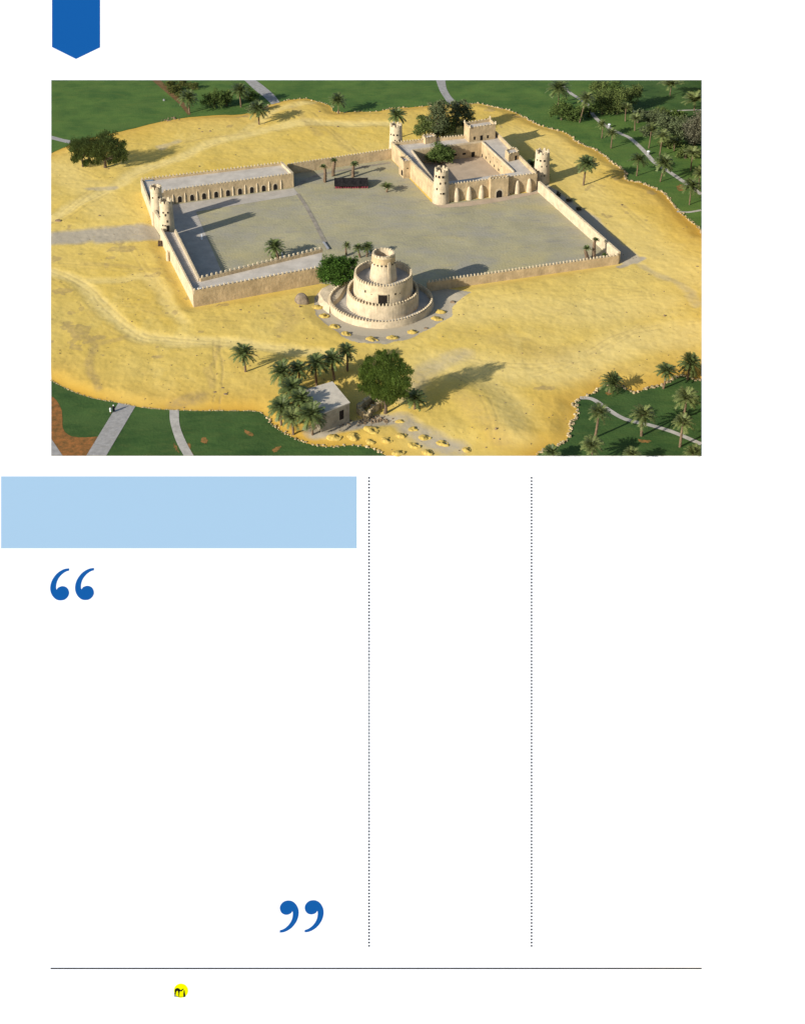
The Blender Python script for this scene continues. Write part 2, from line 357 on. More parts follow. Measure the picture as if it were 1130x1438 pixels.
def sand_material():
    m = bpy.data.materials.new('desert_sand'); m.use_nodes = True; n = m.node_tree.nodes; l = m.node_tree.links; b = n['Principled BSDF']
    b.inputs['Roughness'].default_value = .95; b.inputs['Specular IOR Level'].default_value = .08
    tc = n.new('ShaderNodeTexCoord')
    def nz(s, d=5, r=.6, st=None):
        k = n.new('ShaderNodeTexNoise'); k.inputs['Scale'].default_value = s; k.inputs['Detail'].default_value = d; k.inputs['Roughness'].default_value = r
        if st:
            mp = n.new('ShaderNodeMapping'); mp.inputs['Rotation'].default_value = (0, 0, st[0]); mp.inputs['Scale'].default_value = (st[1], st[2], 1)
            l.new(tc.outputs['Object'], mp.inputs['Vector']); l.new(mp.outputs[0], k.inputs['Vector'])
        else: l.new(tc.outputs['Object'], k.inputs['Vector'])
        return k.outputs['Fac']
    def rng(x, a, b_, c=0, d=1):
        k = n.new('ShaderNodeMapRange'); k.inputs[1].default_value = a; k.inputs[2].default_value = b_; k.inputs[3].default_value = c; k.inputs[4].default_value = d
        l.new(x, k.inputs[0]); return k.outputs[0]
    def mix(f, a, b_):
        k = n.new('ShaderNodeMix'); k.data_type = 'RGBA'; l.new(f, k.inputs[0])
        for i, c in ((6, a), (7, b_)):
            if isinstance(c, tuple): k.inputs[i].default_value = (*c, 1)
            else: l.new(c, k.inputs[i])
        return k.outputs[2]
    def mul(a, b_):
        k = n.new('ShaderNodeMath'); k.operation = 'MULTIPLY'; l.new(a, k.inputs[0])
        if isinstance(b_, float): k.inputs[1].default_value = b_
        else: l.new(b_, k.inputs[1])
        return k.outputs[0]
    def att(s):
        k = n.new('ShaderNodeAttribute'); k.attribute_name = s; return k.outputs['Fac']
    c = mix(rng(nz(.022, 4), .38, .62), (.56, .39, .078), (.62, .465, .135))
    c = mix(rng(nz(.11, 6, .7), .35, .7, 0, .6), c, (.60, .43, .105))
    c = mix(rng(nz(.35, 6, .75, (R(25), 1, 1.5)), .45, .75, 0, .32), c, (.46, .32, .075))
    c = mix(rng(nz(1.4, 5, .8), .46, .75, 0, .22), c, (.40, .285, .08))
    c = mix(mul(rng(nz(1.1, 4, .6), .64, .70), rng(nz(.05, 3), .48, .58)), c, (.20, .145, .06))
    c = mix(rng(nz(.06, 7, .75, (R(-30), 1, 2.2)), .5, .72, 0, .5), c, (.48, .35, .11))
    c = mix(rng(nz(.045, 7, .7, (R(20), 1.5, .8)), .54, .7, 0, .6), c, (.67, .51, .16))
    c = mix(mul(rng(att('ochre'), 0, 1), .8), c, (.50, .275, .035))
    c = mix(mul(rng(att('pale'), 0, 1), rng(nz(.5, 5), .2, .6, .45, .9)), c, (.66, .51, .19))
    c = mix(mul(rng(att('dark'), 0, 1), rng(nz(.8, 5), .3, .6, .3, .8)), c, (.30, .215, .10))
    c = mix(rng(mul(rng(att('gravel'), 0, 1), rng(nz(.3, 6, .7), .25, .55, .7, 1.15)), .2, .75), c, mix(nz(.9, 6, .7), (.35, .295, .205), (.42, .36, .26)))
    l.new(c, b.inputs['Base Color'])
    bp = n.new('ShaderNodeBump'); bp.inputs['Distance'].default_value = .11; bp.inputs['Strength'].default_value = .8
    l.new(nz(.55, 8, .68), bp.inputs['Height']); l.new(bp.outputs[0], b.inputs['Normal'])
    return m
me.materials.append(sand_material())
# ------------------------------------------------------------------ lawns, soil, paths, court
def grass_material(name, a, b_, c_):
    m = mat(name, a, var=.1, scale=.09, bump=.10, bscale=1.5, col2=b_, rough=.9)
    n = m.node_tree.nodes; l = m.node_tree.links; b = n['Principled BSDF']; src = b.inputs['Base Color'].links[0].from_socket
    tc = n['Texture Coordinate'] if 'Texture Coordinate' in n else n.new('ShaderNodeTexCoord')
    z = n.new('ShaderNodeTexNoise'); z.inputs['Scale'].default_value = .35; z.inputs['Detail'].default_value = 8; z.inputs['Roughness'].default_value = .7
    mp = n.new('ShaderNodeMapping'); mp.inputs['Scale'].default_value = (.6, 1.6, 1); mp.inputs['Rotation'].default_value = (0, 0, .4)
    l.new(tc.outputs['Object'], mp.inputs[0]); l.new(mp.outputs[0], z.inputs['Vector'])
    r = n.new('ShaderNodeMapRange'); r.inputs[1].default_value = .5; r.inputs[2].default_value = .75; r.inputs[4].default_value = .7
    l.new(z.outputs['Fac'], r.inputs[0]); k = n.new('ShaderNodeMix'); k.data_type = 'RGBA'; l.new(r.outputs[0], k.inputs[0])
    l.new(src, k.inputs[6]); k.inputs[7].default_value = (*c_, 1); l.new(k.outputs[2], b.inputs['Base Color'])
    return m
M['lawn_far'] = grass_material('lawn_far', (.078, .135, .026), (.038, .085, .018), (.105, .135, .026))
M['lawn_near_and_shade'] = grass_material('lawn_near_and_shade', (.050, .096, .022), (.024, .056, .013), (.075, .102, .024))
M['soil_light'] = mat('worn_soil', (.26, .12, .035), var=.2, scale=.9, col2=(.07, .075, .02))
M['brown'] = mat('brown_soil', (.15, .09, .035), var=.2, scale=.6)
M['court'] = grass_material('thin_grass', (.345, .305, .175), (.27, .245, .15), (.27, .24, .18))
M['path'] = mat('grey_path', (.30, .285, .265), var=.12, scale=.8)
M['path_pale'] = mat('pale_path', (.40, .37, .32), var=.12, scale=.8)
M['soil'] = mat('red_soil', (.27, .105, .028), var=.2, scale=.7, col2=(.11, .065, .02), bump=.05)
def sheet(name, pts, z, m, kind='structure', top=False, world_pts=None):
    p = world_pts or wpts(pts, z); bm = bmesh.new(); vs_ = [bm.verts.new((q.x, q.y, z)) for q in p]
    es = [bm.edges.new((vs_[i], vs_[(i+1) % len(vs_)])) for i in range(len(vs_))]
    bmesh.ops.triangle_fill(bm, edges=es, use_beauty=True, normal=(0, 0, 1))
    me = bpy.data.meshes.new(name); bm.to_mesh(me); bm.free(); me.materials.append(M[m])
    o = bpy.data.objects.new(name, me); C.objects.link(o)
    if kind: o['kind'] = kind
    return o
def ribbon(name, pts, w0, w1, z, m, k=6):      # path of real width (m)
    P = [Vector((q.x, q.y, 0)) for q in wpts(smooth_line(pts, k))]; mb = MB(); n = len(P)
    for i, p in enumerate(P):
        d = (P[min(i+1, n-1)]-P[max(i-1, 0)]).normalized(); s = Vector((-d.y, d.x, 0))*(w0+(w1-w0)*i/(n-1))/2
        mb.v += [(p.x+s.x, p.y+s.y, z), (p.x-s.x, p.y-s.y, z)]
    mb.f = [(2*i, 2*i+1, 2*i+3, 2*i+2) for i in range(n-1)]
    return tag(mb.build(name, m), kind='structure')
sheet('lawn', lawn_polys['top'], .05, 'lawn_far'); sheet('lawn', lawn_polys['left'], .05, 'lawn_near_and_shade'); sheet('lawn', lawn_polys['right'], .05, 'lawn_near_and_shade')
sheet('lawn', smooth_line([(838, 112), (846, 135), (868, 152), (886, 157), (912, 162), (940, 176), (962, 200), (985, 214)], 4, .5)+[(985, 112)], .07, 'lawn_near_and_shade')  # painted shade of trees beyond the top edge: darker grass colour over the lawn
def mottle(m, cols):
    n = m.node_tree.nodes; l = m.node_tree.links; b = n['Principled BSDF']; src = b.inputs['Base Color'].links[0].from_socket; tc = n['Texture Coordinate']
    for sc_, st, lo, hi, amt, col in cols:
        mp = n.new('ShaderNodeMapping'); mp.inputs['Scale'].default_value = (1, st, 1); mp.inputs['Rotation'].default_value = (0, 0, R(-18)); mp.inputs['Location'].default_value = (sc_*70, st, 0)
        z = n.new('ShaderNodeTexNoise'); z.inputs['Scale'].default_value = sc_; z.inputs['Detail'].default_value = 8; z.inputs['Roughness'].default_value = .68
        l.new(tc.outputs['Object'], mp.inputs[0]); l.new(mp.outputs[0], z.inputs['Vector'])
        q = n.new('ShaderNodeMapRange'); q.inputs[1].default_value = lo; q.inputs[2].default_value = hi; q.inputs[4].default_value = amt; l.new(z.outputs['Fac'], q.inputs[0])
        k = n.new('ShaderNodeMix'); k.data_type = 'RGBA'; l.new(q.outputs[0], k.inputs[0]); l.new(src, k.inputs[6]); k.inputs[7].default_value = (*col, 1); src = k.outputs[2]
    l.new(src, b.inputs['Base Color'])
mottle(M['court'], [(.05, 1.8, .46, .62, .8, (.285, .262, .205)), (.035, 1.4, .52, .64, .6, (.38, .32, .15)), (.12, 2.5, .56, .68, .7, (.22, .205, .165)), (.5, 1.5, .55, .75, .5, (.20, .19, .10))])
mottle(M['lawn_far'], [(.04, 2, .48, .62, .6, (.085, .135, .028)), (.10, 2, .52, .66, .6, (.035, .085, .016)), (.6, 1, .6, .75, .5, (.12, .13, .04))])
mottle(M['lawn_near_and_shade'], [(.05, 2, .48, .62, .6, (.06, .105, .026)), (.12, 2, .52, .66, .6, (.018, .052, .011)), (.6, 1, .62, .75, .5, (.09, .09, .03))])
mottle(M['roof'], [(.2, 1, .5, .65, .5, (.36, .32, .27)), (.9, 1, .55, .7, .4, (.52, .46, .38))])
mottle(M['paving'], [(.2, 1, .5, .65, .5, (.32, .29, .25)), (1.2, 1, .55, .7, .4, (.46, .42, .36))])
for k_ in ('path', 'path_pale'): mottle(M[k_], [(.25, 1, .5, .65, .5, (.24, .22, .19)), (1.5, 1, .55, .7, .5, (.40, .37, .31))])
sheet('courtyard_ground', court, .03, 'court')
sheet('path', [(166, 566), (190, 570.5), (149, 640), (121, 640)], .10, 'path')
sheet('path', smooth_line([(238, 575.5), (239, 593), (247, 619), (258, 640)], 4)+smooth_line([(272, 640), (262, 622), (252.5, 598), (251, 576)], 4), .10, 'path_pale')
sheet('path', [(72, 616), (72, 640), (88, 640)], .10, 'path')
sheet('bare_soil', smooth_line([(72, 556), (80, 563), (87, 578), (88, 600), (97, 611), (115, 614), (138, 613)], 4, .4)+[(121.5, 640), (88, 640), (72, 616)], .075, 'soil')
for pts in ([(244, 620), (243, 627), (248, 634), (253, 638), (249, 628)], [(260, 621), (266, 620), (268, 632), (273, 640), (270, 640), (264, 632)],
            [(282, 614), (290, 613), (293, 620), (287, 624), (281, 621)], [(341, 602), (349, 605), (358, 612), (352, 613), (344, 608)],
            [(380, 632), (389, 627), (397, 626), (392, 632), (384, 636)], [(948, 260), (956, 258), (966, 262), (962, 268), (951, 268)], [(893, 616), (905, 617), (918, 619), (908, 622), (897, 621)],
            [(848, 550), (858, 549), (862, 553), (852, 555)]):
    c_ = (sum(p[0] for p in pts)/len(pts), sum(p[1] for p in pts)/len(pts)); pts = [(c_[0]+(p[0]-c_[0])*.8, c_[1]+(p[1]-c_[1])*.8) for p in pts]
    sheet('bare_soil', smooth_line(pts+pts[:1], 6, 1.0)[:-1], .075, 'soil_light')
sheet('bare_soil', [(213, 112), (225, 112), (240, 126), (258, 143), (268, 160), (264, 161), (252, 146), (233, 129)], .075, 'brown')
sheet('path', smooth_line([(343, 112), (358, 126), (372, 137), (381, 146)], 4)+smooth_line([(393, 143), (384, 132), (370, 120), (359, 112)], 4), .10, 'path')
sheet('path', smooth_line([(612, 112), (617, 126), (623, 136), (630, 146.5)], 4)+smooth_line([(644, 145.5), (634, 136), (627, 124), (625, 112)], 4), .10, 'path')
sheet('path', [(72, 190), (90, 195), (112, 199), (106, 203), (88, 199), (72, 195)], .10, 'path')
ribbon('path', [(789, 120), (800, 130), (817, 141), (828, 150), (832, 160), (841, 170), (856, 180), (872, 188), (883, 193), (895, 203), (907, 215), (920, 229), (939, 241), (965, 259), (984.6, 273)], 1.5, 1.6, .10, 'path_pale')
ribbon('path', [(886, 156), (920, 157), (955, 155), (984.6, 154)], .9, .9, .095, 'path_pale')
ribbon('path', [(950, 297), (966, 298), (984.6, 295)], 1.0, 1.0, .10, 'path_pale')
ribbon('path', [(814, 559), (832, 561), (853, 575), (878, 589), (915, 598), (947, 608), (984.5, 624)], 1.3, 1.3, .10, 'path_pale')
# paved strips inside the big court
sheet('paved_terrace', [(243, 287), (412.5, 264), (420, 273), (275, 297), (314, 388), (283, 404), (226, 322)], .065, 'paving')
M['path_dark'] = mat('worn_path', (.27, .235, .18), var=.15, scale=.5)
ribbon('path', [(418, 272), (430, 290), (445, 318), (461, 350)], 1.1, 1.3, .085, 'path_dark')
ribbon('path', [(415, 262), (450, 245), (548, 228)], 1.6, 1.0, .08, 'path_dark')
sheet('paved_terrace', [(605, 285), (620, 291.5), (660, 289), (700, 283), (757, 271), (757, 268), (700, 277), (632, 286)], .065, 'yard')

# ------------------------------------------------------------------ stone edging of the lawns
def edging(name, pts, label, w=.9, every=.42, prob=1.0, size=1.0):
    rnd = random.Random(len(pts)); mb = MB(); P = wpts(pts)
    for a, b in zip(P, P[1:]):
        L = (b-a).length; t = 0
        while t < L:
            if rnd.random() < prob:
                c = a+(b-a)*(t/L)+Vector((rnd.uniform(-w, w)/2, rnd.uniform(-w, w)/2, 0)); s = rnd.uniform(.10, .44)*size; hh = s*rnd.uniform(.4, 1.2)
                k = rnd.randint(5, 6); pr = [Vector((c.x+s*math.cos(2*math.pi*i/k+rnd.random()*.5), c.y+s*math.sin(2*math.pi*i/k+rnd.random()*.5), 0)) for i in range(k)]
                mb.prism(pr, 0, hh, top=rnd.uniform(.5, .8))
            t += every*rnd.uniform(.6, 1.5)
    return tag(mb.build(name, 'stone'), label, 'stone edging')
edging('stone_edging', ET[40:95], 'sparse line of small stones along the far lawn, left half', prob=.55, size=.8)
edging('stone_edging', ET[95:130], 'pale stone edging between the far lawn and the sand behind the small square fort', prob=.9)
edging('stone_edging', ET[130:], 'long wavy pale stone edging between the sand and the upper right lawn', size=.95, every=.3)
edging('stone_edging', EBL[:41], 'thin pale kerb of stones along the lawn at the lower left corner', size=.5, w=.25, every=.22, prob=.85)
edging('stone_edging', EBL[41:], 'broken stone edging curving around the near lawn below the flat roofed hut', size=.85, prob=.75)
edging('stone_edging', EBR, 'rough pale stone edging around the palm lawn at the lower right', size=1.1)

# ------------------------------------------------------------------ the small square fort
ft = empty('square_fort', at(660, 262)); tag(ft, 'small square mud brick fort with three round corner towers beyond the big courtyard', 'fort')
FO = ft.location.copy()
def lp(o, parent): o.location = -parent.location if parent.parent is None else (0, 0, 0); return o
FW_FL, FW_FR, FW_TL = at(611.5, 285.6), at(753, 267), at(549, 222.5)
FW_BR = at(697, 184.5, 5.8); FW_BR.z = 0
HW, HR = 5.7, 4.7
innr = [at(579, 212, HR), at(676, 200, HR), at(720.5, 242, HR), at(612, 257, HR)]
for p in innr: p.z = 0
outr = [FW_TL, FW_BR, FW_FR, FW_FL]
def inset(a, b, w, inner):                    # offset a line toward a point
    d = (b-a).normalized(); n = Vector((-d.y, d.x, 0))
    if n.dot(inner-a) < 0: n = -n
    return a+n*w, b+n*w, n
ctr = sum(outr, Vector())/4; ctr.z = 0
# solid wings up to roof level, one block per side, butted
names = ['back_wing', 'right_wing', 'front_wing', 'left_wing']
for i, nm in enumerate(names):
    a, b = outr[i], outr[(i+1) % 4]; c, d = innr[(i+1) % 4], innr[i]
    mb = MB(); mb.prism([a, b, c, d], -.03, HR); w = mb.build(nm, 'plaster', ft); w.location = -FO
    mb = MB()
    q = [lerp(p, ctr, .0) for p in (a, b, c, d)]
    mb.add([(p.x, p.y, HR+.02) for p in q], [(0, 1, 2, 3)] if (q[1]-q[0]).cross(q[2]-q[0]).z > 0 else [(3, 2, 1, 0)])
    o = mb.build('roof', 'roof', w)
    pa, pb, n = inset(a, b, 0, ctr); mb = MB(); side = 1 if Vector((-(pb-pa).y, (pb-pa).x, 0)).dot(n) > 0 else -1
    mb.bar(pa-n*.04, pb-n*.04, .55, HR-.4, HW, side=side); mb.build('parapet', 'plaster', w)
    mb = MB(); merl_line(mb, pa+n*.24, pb+n*.24, HW, h=.42, w=.45, step=.95); mb.build('crenellation', 'merlon', w)
    mb = MB(); ia, ib = d, c
    sd = -1 if Vector((-(ib-ia).y, (ib-ia).x, 0)).dot(ctr-ia) > 0 else 1
    if nm != 'front_wing': mb.bar(ia, ib, .4, HR, HR+.55, side=sd); mb.build('inner_parapet', 'plaster_pale', w)
    if nm == 'back_wing':
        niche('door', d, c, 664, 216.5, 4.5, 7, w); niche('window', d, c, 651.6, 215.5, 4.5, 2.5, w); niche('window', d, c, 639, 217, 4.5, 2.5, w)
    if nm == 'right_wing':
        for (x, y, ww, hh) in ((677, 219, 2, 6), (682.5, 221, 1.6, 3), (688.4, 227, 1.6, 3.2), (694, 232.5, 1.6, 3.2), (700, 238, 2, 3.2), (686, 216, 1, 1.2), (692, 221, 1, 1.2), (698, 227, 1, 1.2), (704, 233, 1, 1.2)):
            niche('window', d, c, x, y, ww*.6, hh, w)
    if nm == 'left_wing':
        for t in (.62, .7, .78, .86): pass
# courtyard floor of the small fort
mb = MB(); q = innr; mb.add([(p.x, p.y, .075) for p in q], [(3, 2, 1, 0)]); o = mb.build('yard_floor', 'yard', ft); o.location = -FO
# corner towers
def ftower(px, pyb, rpx0, rpx1, pyt, win, nm=8):
    c = at(px, pyb); s = ppm(px, pyb); h = hgt(px, pyb, pyt)
    t = empty('corner_tower'); t.parent = ft; t.location = c-FO
    round_tower(t, c, rpx0/s, rpx1/s, h, name='tower_shaft', windows=win, nm=nm)
    return t
tw = [(-100, .62, .30, .5), (-80, .80, .45, .55), (-112, .80, .45, .55), (-60, .62, .3, .5), (-125, .45, .3, .5), (-76, .33, .45, .45), (-95, .33, .3, .3), (-140, .8, .35, .5)]
def wins(h, r=1): return [(a, z*h, w*r, hh*r) for a, z, w, hh in tw]
ftower(618.8, 282.9, 12.2, 9.6, 238.5, wins(11.3, 1.3)); ftower(759.5, 256.5, 11.8, 9.7, 213.5, wins(10.5)); ftower(555.6, 218.3, 10.2, 8.4, 176, wins(10))
# keep on the back right corner
def boxpart(name, f1, f2, b1, z0, z1, parent, par=.9, m='plaster', crn=True, corner=False):
    b2 = b1+(f2-f1); mb = MB(); t = .35
    mb.prism([f1, f2, b2, b1], z0, z1-par); w = mb.build(name, m, parent); w.location = -parent.location if parent.location.length else (0, 0, 0)
    P = [f1, f2, b2, b1]; c = sum(P, Vector())/4
    mb = MB()
    for i in range(4):
        a, b = P[i], P[(i+1) % 4]; sd = 1 if Vector((-(b-a).y, (b-a).x, 0)).dot(c-a) > 0 else -1
        mb.bar(a, b, t, z1-par, z1, side=sd)
    mb.build('parapet', m, w)
    mb = MB(); q = [p+(c-p)*.03 for p in P]; mb.add([(p.x, p.y, z1-par+.03) for p in q], [(0, 1, 2, 3)] if (q[1]-q[0]).cross(q[2]-q[0]).z > 0 else [(3, 2, 1, 0)]); mb.build('roof', 'roof', w)
    if crn:
        mb = MB()
        for i in range(4): merl_line(mb, P[i]+(c-P[i])*.04, P[(i+1) % 4]+(c-P[(i+1) % 4])*.04, z1, h=.3, w=.4, step=1.1, thick=.3)
        if corner:
            for p in P: mb.prism([(p+(c-p)*.02)+Vector((dx, dy, 0)) for dx, dy in ((-.3, -.3), (.3, -.3), (.3, .3), (-.3, .3))], z1, z1+.95, top=.6)
        mb.build('crenellation', 'merlon', w)
    return w, P
f1 = at(658.5, 200.3, HR); f2 = at(695, 194.5, HR); b1 = at(651.6, 172.5, 9.7); b1 = Vector((b1.x, b1.y, 0)); f1.z = f2.z = 0
kp, KP = boxpart('keep', f1, f2, b1, HR-1, hgt(658.5, 200.3, 200.3)+9.9, ft, par=.9, corner=True)
for (x, y, w_, h_, nm) in ((675.7, 193, 3.6, 6.2, 'door'), (666, 193.5, 2.4, 4, 'window'), (684.5, 191.5, 2.4, 4, 'window')): niche(nm, f1, f2, x, y, w_, h_, kp)
def rbox(name, F1, F2, BL, h, par=.35, crn=True):
    a = at(*F1, HR); b = at(*F2, HR); c = at(*BL, HR)
    for v in (a, b, c): v.z = 0
    return boxpart(name, a, b, c, HR-.5, HR+h, ft, par=par, crn=crn), a, b, c
(rb, _), a, b, c = rbox('roof_room', (597, 202.3), (612, 199.4), (592.5, 198.6), 2.2)
(rb, _), a, b, c = rbox('stair_room', (714, 227), (728, 223.5), (708.8, 221), 2.7)
niche('door', a, b, 724, 221.5, 3, 6.5, rb)
# gatehouse on the front
g1, g2 = at(688.2, 278.6), at(712.8, 275.4); gn = (FW_FL-FW_FR).normalized(); gn = Vector((gn.y, -gn.x, 0)); 
if gn.dot(ctr-g1) < 0: gn = -gn
gb1 = g1+gn*1.7
gh, _ = boxpart('gatehouse', g1, g2, gb1, -.03, hgt(688.2, 278.6, 251), ft, par=.5)
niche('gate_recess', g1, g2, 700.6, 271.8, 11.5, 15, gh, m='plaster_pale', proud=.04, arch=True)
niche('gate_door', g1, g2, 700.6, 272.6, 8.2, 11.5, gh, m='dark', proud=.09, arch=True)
# tapering buttresses
def buttress(px, pb, pt, w, nm='buttress'):
    p = onwall(FW_FL, FW_FR, px, pb-1.2); c = Vector((p.x, p.y, 0)); h = hgt(px, pb-2.5, pt+1); mb = MB()
    mb.lathe([(w, -.03), (w*.93, h*.35), (w*.7, h*.75), (w*.42, h*.95), (.02, h)], 14, (c.x-gn.x*.1, c.y-gn.y*.1)); o = mb.build(nm, 'plaster_pale', ft); o.location = -FO
for px, pb, pt in ((640.7, 286.8, 264.5), (658, 284.3, 262.5), (675.3, 281.8, 260), (725.3, 274.8, 253), (742.2, 272, 250)): buttress(px, pb, pt, .95)
buttress(691, 281.6, 253.5, .85); buttress(711.5, 279.6, 272.5, .75)
# side gatehouse on the left wall
s1, s2, s3 = at(566.5, 250.6), at(577.6, 249.2), at(560, 243.6)
sg, _ = boxpart('side_gatehouse', s1, s2, s3, -.03, 5.9, ft, par=.5)
niche('side_door', s1, s3, 564.4, 242, 2.2, 7.5, sg, arch=True)
niche('window', s1, s2, 572, 236, 1.5, 1.5, sg)

# ------------------------------------------------------------------ long arcade building along the back left
HA = 4.15
aFR, aFL = at(412.5, 262.6), at(231, 287.6)
aBR = at(397, 227, HA+.9); aBR.z = 0; aBL = at(197, 250.5, HA+.9); aBL.z = 0
ab = empty('arcade_building', aFR); tag(ab, 'long low arcade building with nine dark arches and flat pale roof', 'building')
AO = aFR.copy()
aWL = at(216.5, 300, 0)
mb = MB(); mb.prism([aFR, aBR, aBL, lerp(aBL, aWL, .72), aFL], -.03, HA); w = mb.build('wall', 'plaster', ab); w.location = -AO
mb = MB(); q = [aFR, aBR, aBL, lerp(aBL, aWL, .72), aFL]; mb.add([(p.x, p.y, HA+.02) for p in q], [(0, 1, 2, 3, 4)]); o = mb.build('roof', 'roof', ab); o.location = -AO
ac = (aFR+aBR+aBL+aFL)/4
def parap(root, off, a, b, z0, z1, inner, thick=.45, mh=.55, step=1.05, m='plaster', cren=True, mw=.45):
    sd = 1 if Vector((-(b-a).y, (b-a).x, 0)).dot(inner-a) > 0 else -1
    mb = MB(); mb.bar(a, b, thick, z0, z1, side=sd); w = mb.build('parapet', m, root); w.location = -off
    if cren:
        mb = MB(); merl_line(mb, a, b, z1, h=mh, w=mw, step=step, thick=thick*.85, side=sd); mb.build('crenellation', 'merlon', w)
    return w
parap(ab, AO, aFL, aFR, HA, HA+.45, ac, mh=.45); parap(ab, AO, aFR, aBR, HA, HA+.85, ac, cren=False, m='plaster_pale', thick=.7)
parap(ab, AO, aBR, aBL, HA, HA+.7, ac, mh=.5)
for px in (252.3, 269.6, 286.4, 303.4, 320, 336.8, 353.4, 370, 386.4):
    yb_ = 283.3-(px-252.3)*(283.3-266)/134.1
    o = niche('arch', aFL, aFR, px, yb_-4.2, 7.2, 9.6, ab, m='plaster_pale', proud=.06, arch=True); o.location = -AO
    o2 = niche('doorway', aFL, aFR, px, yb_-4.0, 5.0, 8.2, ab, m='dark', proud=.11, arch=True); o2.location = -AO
for i in range(10):
    px = 243.5+i*16.8; yb_ = 285.4-(px-243.5)*.129
    p = onwall(aFL, aFR, px, yb_); mb = MB(); mb.lathe([(.26, 0), (.24, 2.2), (.15, 3.0), (0, 3.2)], 10, (p.x, p.y)); o = mb.build('pilaster', 'plaster_pale', ab); o.location = -AO

# ------------------------------------------------------------------ left outer wall, ramparts
def wall_thing(name, label, segs, cat='wall', thick=.7, mh=.65, step=1.0, m='plaster'):
    root = empty(name, segs[0][0]); tag(root, label, cat); off = root.location.copy()
    for a, b, h, sd in segs:
        mb = MB(); mb.bar(a, b, thick, -.035, h, side=sd); w = mb.build('wall', m, root); w.location = -off
        mb = MB(); merl_line(mb, a, b, h, h=mh, w=.5, step=step, thick=thick*.7, side=sd*1.4); mb.build('crenellation', 'merlon', w)
    return root
oA = aBL; oB = at(215.5, 318.5)
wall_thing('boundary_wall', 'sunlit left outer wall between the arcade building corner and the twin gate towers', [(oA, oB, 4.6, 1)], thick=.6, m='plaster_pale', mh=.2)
Hm = 4.9
c1 = at(272, 431.5); c2 = at(227, 342); i1 = at(280.5, 390, Hm); i2 = at(247, 322, Hm); i1.z = i2.z = 0
e1 = at(452, 397.5); e2 = at(452, 348.5, Hm); e2.z = 0
hw = 3.9
rp = empty('rampart', c2); tag(rp, 'left rampart with a sunken walkway running from the gate towers to the near corner', 'rampart'); ro = c2.copy()
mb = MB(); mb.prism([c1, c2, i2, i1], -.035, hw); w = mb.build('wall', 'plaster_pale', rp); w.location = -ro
mb = MB(); q = [c1, c2, i2, i1]; mb.add([(p.x, p.y, hw+.02) for p in q], [(3, 2, 1, 0)]); o = mb.build('walkway', 'roof', rp); o.location = -ro
mid = (c1+c2+i1+i2)/4
parap(rp, ro, c1, c2, hw, Hm, mid, m='plaster_pale', mh=.25, thick=.5); parap(rp, ro, i1, i2, hw, Hm-.2, mid, m='plaster_pale', thick=.5, mh=.5)
rp = empty('rampart', c1); tag(rp, 'near rampart with a pale walkway between two crenellated parapets left of the round tower', 'rampart'); ro = c1.copy()
mb = MB(); mb.prism([c1, i1, e2, e1], -.035, hw-.004); w = mb.build('wall', 'plaster', rp); w.location = -ro
mb = MB(); q = [c1, e1, e2, i1]; mb.add([(p.x, p.y, hw+.016) for p in q], [(0, 1, 2, 3)]); o = mb.build('walkway', 'roof', rp); o.location = -ro
mid = (c1+e1+i1+e2)/4
parap(rp, ro, c1, e1, hw, Hm-.004, mid, mh=.55, step=1.15, thick=.5); parap(rp, ro, i1, e2, hw, Hm-.01, mid, mh=.7, step=1.35, thick=.5, mw=.6)
mb = MB(); p = at(235, 366); mb.lathe([(.55, 0), (.5, 2.2), (.2, 3.2), (0, 3.4)], 10, (p.x-ro.x+.2, p.y-ro.y+.1)); mb.build('buttress', 'plaster_pale', rp)
# twin gate towers
def gate_tower(px, pb, r0, r1, pt, label, win):
    c = at(px, pb); s = ppm(px, pb); h = hgt(px, pb, pt); t = empty('gate_tower', c); tag(t, label, 'tower', 'twin gate towers on the left wall')
    round_tower(t, c, r0/s, r1/s, h, name='tower_shaft', windows=win, nm=8); return t
gate_tower(222.3, 314.5, 9.3, 7.9, 263.5, 'farther of the two round gate towers beside the arcade building', [(-100, 5.2, .3, .5), (-120, 9.2, .4, .5), (-60, 9.4, .4, .5)])
t2 = gate_tower(236.3, 337, 11.0, 8.9, 283, 'nearer gate tower with a small dark door opening onto the rampart walkway', [(-110, 9.6, .4, .5), (-92, 8.9, .35, .7), (-80, 6.9, .35, .7), (-118, 5.6, .4, .5), (-98, 5.6, .4, .4), (-70, 9.6, .4, .5), (-150, 8.0, .3, .4)])
gw = wall_thing('boundary_wall', 'short bright gate wall between the twin round towers', [(at(217, 318), at(226.5, 333), 5.2, 1)], thick=.9, m='plaster_pale', mh=.3)
c = at(225, 345); mb = MB(); mb.prism([c+Vector((dx, dy, 0)) for dx, dy in ((-.6, -.5), (.6, -.5), (.6, .5), (-.6, .5))], 0, 1.5, top=.9)
o = mb.build('wooden_crate', 'wood'); tag(o, 'dark brown box standing against the foot of the nearer gate tower', 'box')
# door on T2 onto the walkway
ang = R(-78); c = at(236.3, 337); r = 2.15
mb = MB(); n_ = Vector((math.cos(ang), math.sin(ang), 0)); d_ = Vector((-n_.y, n_.x, 0)); p = n_*1.75
mb.prism([p-d_*.38, p+d_*.38, p+d_*.38+n_*.42, p-d_*.38+n_*.42], hw, hw+1.75); mb.build('door', 'dark', t2)

